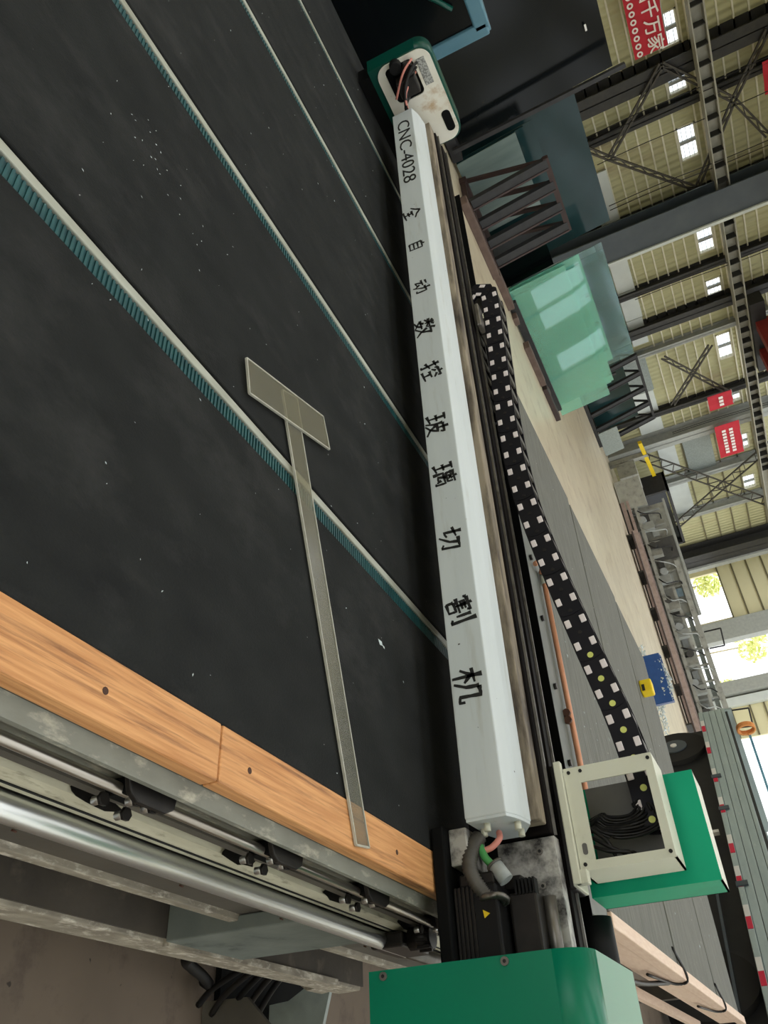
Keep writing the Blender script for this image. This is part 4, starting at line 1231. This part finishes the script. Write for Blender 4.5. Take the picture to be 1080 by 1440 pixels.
# arc-length stations
st = [0]
for i in range(1, len(cv)):
    st.append(st[-1] + (cv[i] - cv[i - 1]).length)
def at_len(s):
    for i in range(1, len(st)):
        if st[i] >= s:
            f = (s - st[i - 1]) / max(1e-9, st[i] - st[i - 1])
            return cv[i - 1].lerp(cv[i], f)
    return cv[-1]
PITCH, HH = .0655, .030
n_l = int(st[-1] / PITCH)
for i in range(n_l):
    a, c = at_len(i * PITCH), at_len((i + 1) * PITCH)
    d = (c - a).normalized()
    n = Vector((-d.z, 0, d.x))
    if i < 1:
        pass
    off = .0015 if i % 2 else 0
    lk = MB()
    def outline(hh, e):
        pts = []
        for k in range(5):
            th = math.radians(90 + 180 * k / 4)
            pts.append(a - d * 0 + d * (math.cos(th) * e) + n * (math.sin(th) * hh))
        for k in range(5):
            th = math.radians(-90 + 180 * k / 4)
            pts.append(c + d * (math.cos(th) * e) + n * (math.sin(th) * hh))
        return pts
    o1 = outline(HH, .012)
    m_ = len(o1)
    sides = []
    for y0_, y1_ in ((C0 - off, C0 + .008 - off), (C1 - .008 + off, C1 + off)):
        lk = MB()
        vs_ = [(p.x, y0_, p.z) for p in o1] + [(p.x, y1_, p.z) for p in o1]
        lk.add(vs_, [tuple(range(m_)), tuple(range(2 * m_ - 1, m_ - 1, -1))] + [(k, (k + 1) % m_, (k + 1) % m_ + m_, k + m_) for k in range(m_)])
        sides.append(lk)
    L_ = sides[0].build('link', 'chain', t)
    sides[1].build('rear_plate', 'chain', L_)
    mid = (a + c) / 2
    for sgn in (1, -1):                        # crossbars, top and bottom
        p_ = mid + n * (sgn * (HH - .004))
        MB().bar((p_.x - d.x * .011, (C0 + C1) / 2, p_.z - d.z * .011), (p_.x + d.x * .011, (C0 + C1) / 2, p_.z + d.z * .011), C1 - C0 - .002, .006, tuple(n)).build('crossbar', 'cable_grey', L_)
    up_ = a.x < c.x
    for sgn in (1, -1):                        # white tabs seen on the side plate
        p_ = mid + n * (sgn * .0195)
        q = MB()
        hw, hh_ = .0108, .0070
        cs = [p_ - d * hw - n * hh_, p_ + d * hw - n * hh_, p_ + d * hw + n * hh_, p_ - d * hw + n * hh_]
        q.add([(v.x, C0 - .0028, v.z) for v in cs] + [(v.x, C0 + .001, v.z) for v in cs], [(0, 1, 2, 3), (7, 6, 5, 4), (0, 4, 5, 1), (1, 5, 6, 2), (2, 6, 7, 3), (3, 7, 4, 0)])
        q.build('white_tab', 'chain_white', L_, bevel=.0018)
    yel = up_ and c.x > -.93
    MB().cyl((c.x, C0 - .0030, c.z), (c.x, C0 + .001, c.z), .0072 if yel else .005, 14).build('pivot_pin', 'chain_yellow' if yel else 'dark_steel', L_)
MB().box(-2.20, -2.09, 1.72, 1.765, 1.1185, 1.135).build('clamp_bracket', 'steel_dull', t, bevel=.004)
MB().box(-2.19, -2.10, C0 + .005, C1 - .01, 1.114, 1.135).build('clamp_bracket', 'steel_dull', t, bevel=.004)
for k in range(4):
    MB().tube([(p.x, C0 + .02 + .014 * k, p.z) for p in cv[::6]], .006, 6).build('inner_cable', 'cable', t)

# ------------------------------------------------------------------ cutting carriage: cream box and green casing
t = thing('cutting_carriage', 'cream box with a square opening and green casing, riding on the gantry', 'machine carriage', (-.48, 1.75, 1.12))
bx0, bx1, bz0, bz1, by0, by1 = -.600, -.396, 1.139, 1.324, 1.70, 1.822
wx0, wx1, wz0, wz1 = -.566, -.413, 1.172, 1.307
fr = MB()
fr.box(bx0, wx0, by0, by0 + .004, bz0, bz1).box(wx1, bx1, by0, by0 + .004, bz0, bz1)
fr.box(wx0, wx1, by0, by0 + .004, bz0, wz0).box(wx0, wx1, by0, by0 + .004, wz1, bz1)
fo = fr.build('front_frame', 'box_white', t)
MB().box(bx1 - .004, bx1, by0 + .004, by1, bz0, bz1).build('side_panel', 'box_white', t)
MB().box(bx0, bx1, by0 + .004, by1, bz1 - .004, bz1).build('top_panel', 'box_white', t)
MB().box(bx0, bx1, by0 + .004, by1, bz0, bz0 + .004).build('bottom_panel', 'box_white', t)
MB().box(-.60, -.432, 1.853, 1.857, 1.148, 1.303).build('inner_plate', 'inner', t)
for x, z in ((-.590, 1.150), (-.407, 1.150), (-.407, 1.316), (-.590, 1.316), (-.590, 1.175)):
    MB().cyl((x, by0, z), (x, by0 - .002, z), .0038, 10).build('screw_hole', 'ink', fo)
b = MB(); b.prism(rrect(-.447, -.425, 1.150, 1.160, .0045, 4), 'y', by0 - .0008, by0 + .001); b.build('knockout', 'inner', fo)
MB().box(-.615, -.372, 1.688, 1.704, 1.122, 1.138).build('lower_flange', 'box_white', t, bevel=.002)
MB().box(-.615, -.372, 1.704, 1.80, 1.118, 1.126).build('carriage_plate', 'box_white', t, bevel=.002)
MB().box(-.398, -.372, 1.690, 1.715, 1.126, 1.152).build('corner_bracket', 'box_white', t, bevel=.002)
MB().box(-.62, -.37, 1.72, 1.80, 1.10, 1.12).build('slide_block', 'dark_steel', t, bevel=.003)
# green casing behind
gx0, gx1, gz0, gz1, gy0, gy1 = -.602, -.378, 1.118, 1.383, 1.86, 1.99
b = MB()
b.box(gx0, gx1, gy0, gy0 + .004, gz0, gz1)
gf = b.build('casing_front', 'green_case_lit', t)
MB().box(gx1 - .004, gx1, gy0 + .004, gy1, gz0, gz1).build('casing_side', 'green_case_lit', t)
MB().box(gx0, gx1, gy0 + .004, gy1, gz1 - .004, gz1).build('casing_top_lit', 'box_white', t)  # cream paints the bright reflection on the green casing's top
MB().box(gx0, gx0 + .004, gy0 + .004, gy1, gz0, gz1).build('casing_side', 'green_case_lit', t)
MB().box(gx0, gx1, gy1 - .004, gy1, gz0, gz1).build('casing_back', 'matte_black', t)
rnd = random.Random(9)
for k in range(9):                               # bundle of leads in the opening
    r_ = .028 + .004 * k
    cx_, cz_ = -.535 + .003 * k, 1.215 + .002 * k
    pts = [(cx_ - .02, 1.79, 1.30 - .006 * k)] + [(cx_ + r_ * .55 * math.cos(a) + .014, 1.775 + .004 * math.sin(3 * a + k), cz_ + r_ * 1.3 * math.sin(a) + .01) for a in [1.9 - i * .55 for i in range(7)]] + [(cx_ + .02 + .01 * rnd.random(), 1.78, 1.16)]
    MB().tube(bez(pts, 40), .0036, 6).build('lead', 'cable' if k % 3 else 'rubber', t)
for k in range(3):
    MB().tube(bez([(-.50 + .02 * k, 1.77, 1.15), (-.46 + .01 * k, 1.762, 1.19), (-.43, 1.77, 1.20 + .02 * k), (-.405, 1.79, 1.215)], 20), .004, 6).build('lead', 'cable', t)
MB().tube(bez([(-.44, 1.84, 1.13), (-.425, 1.838, 1.118), (-.41, 1.838, 1.13), (-.405, 1.842, 1.148), (-.42, 1.85, 1.152)], 20), .003, 6).build('lead', 'cable', t)

# tidy the helper property
for o in bpy.data.objects:
    if '_w' in o.keys():
        del o['_w']
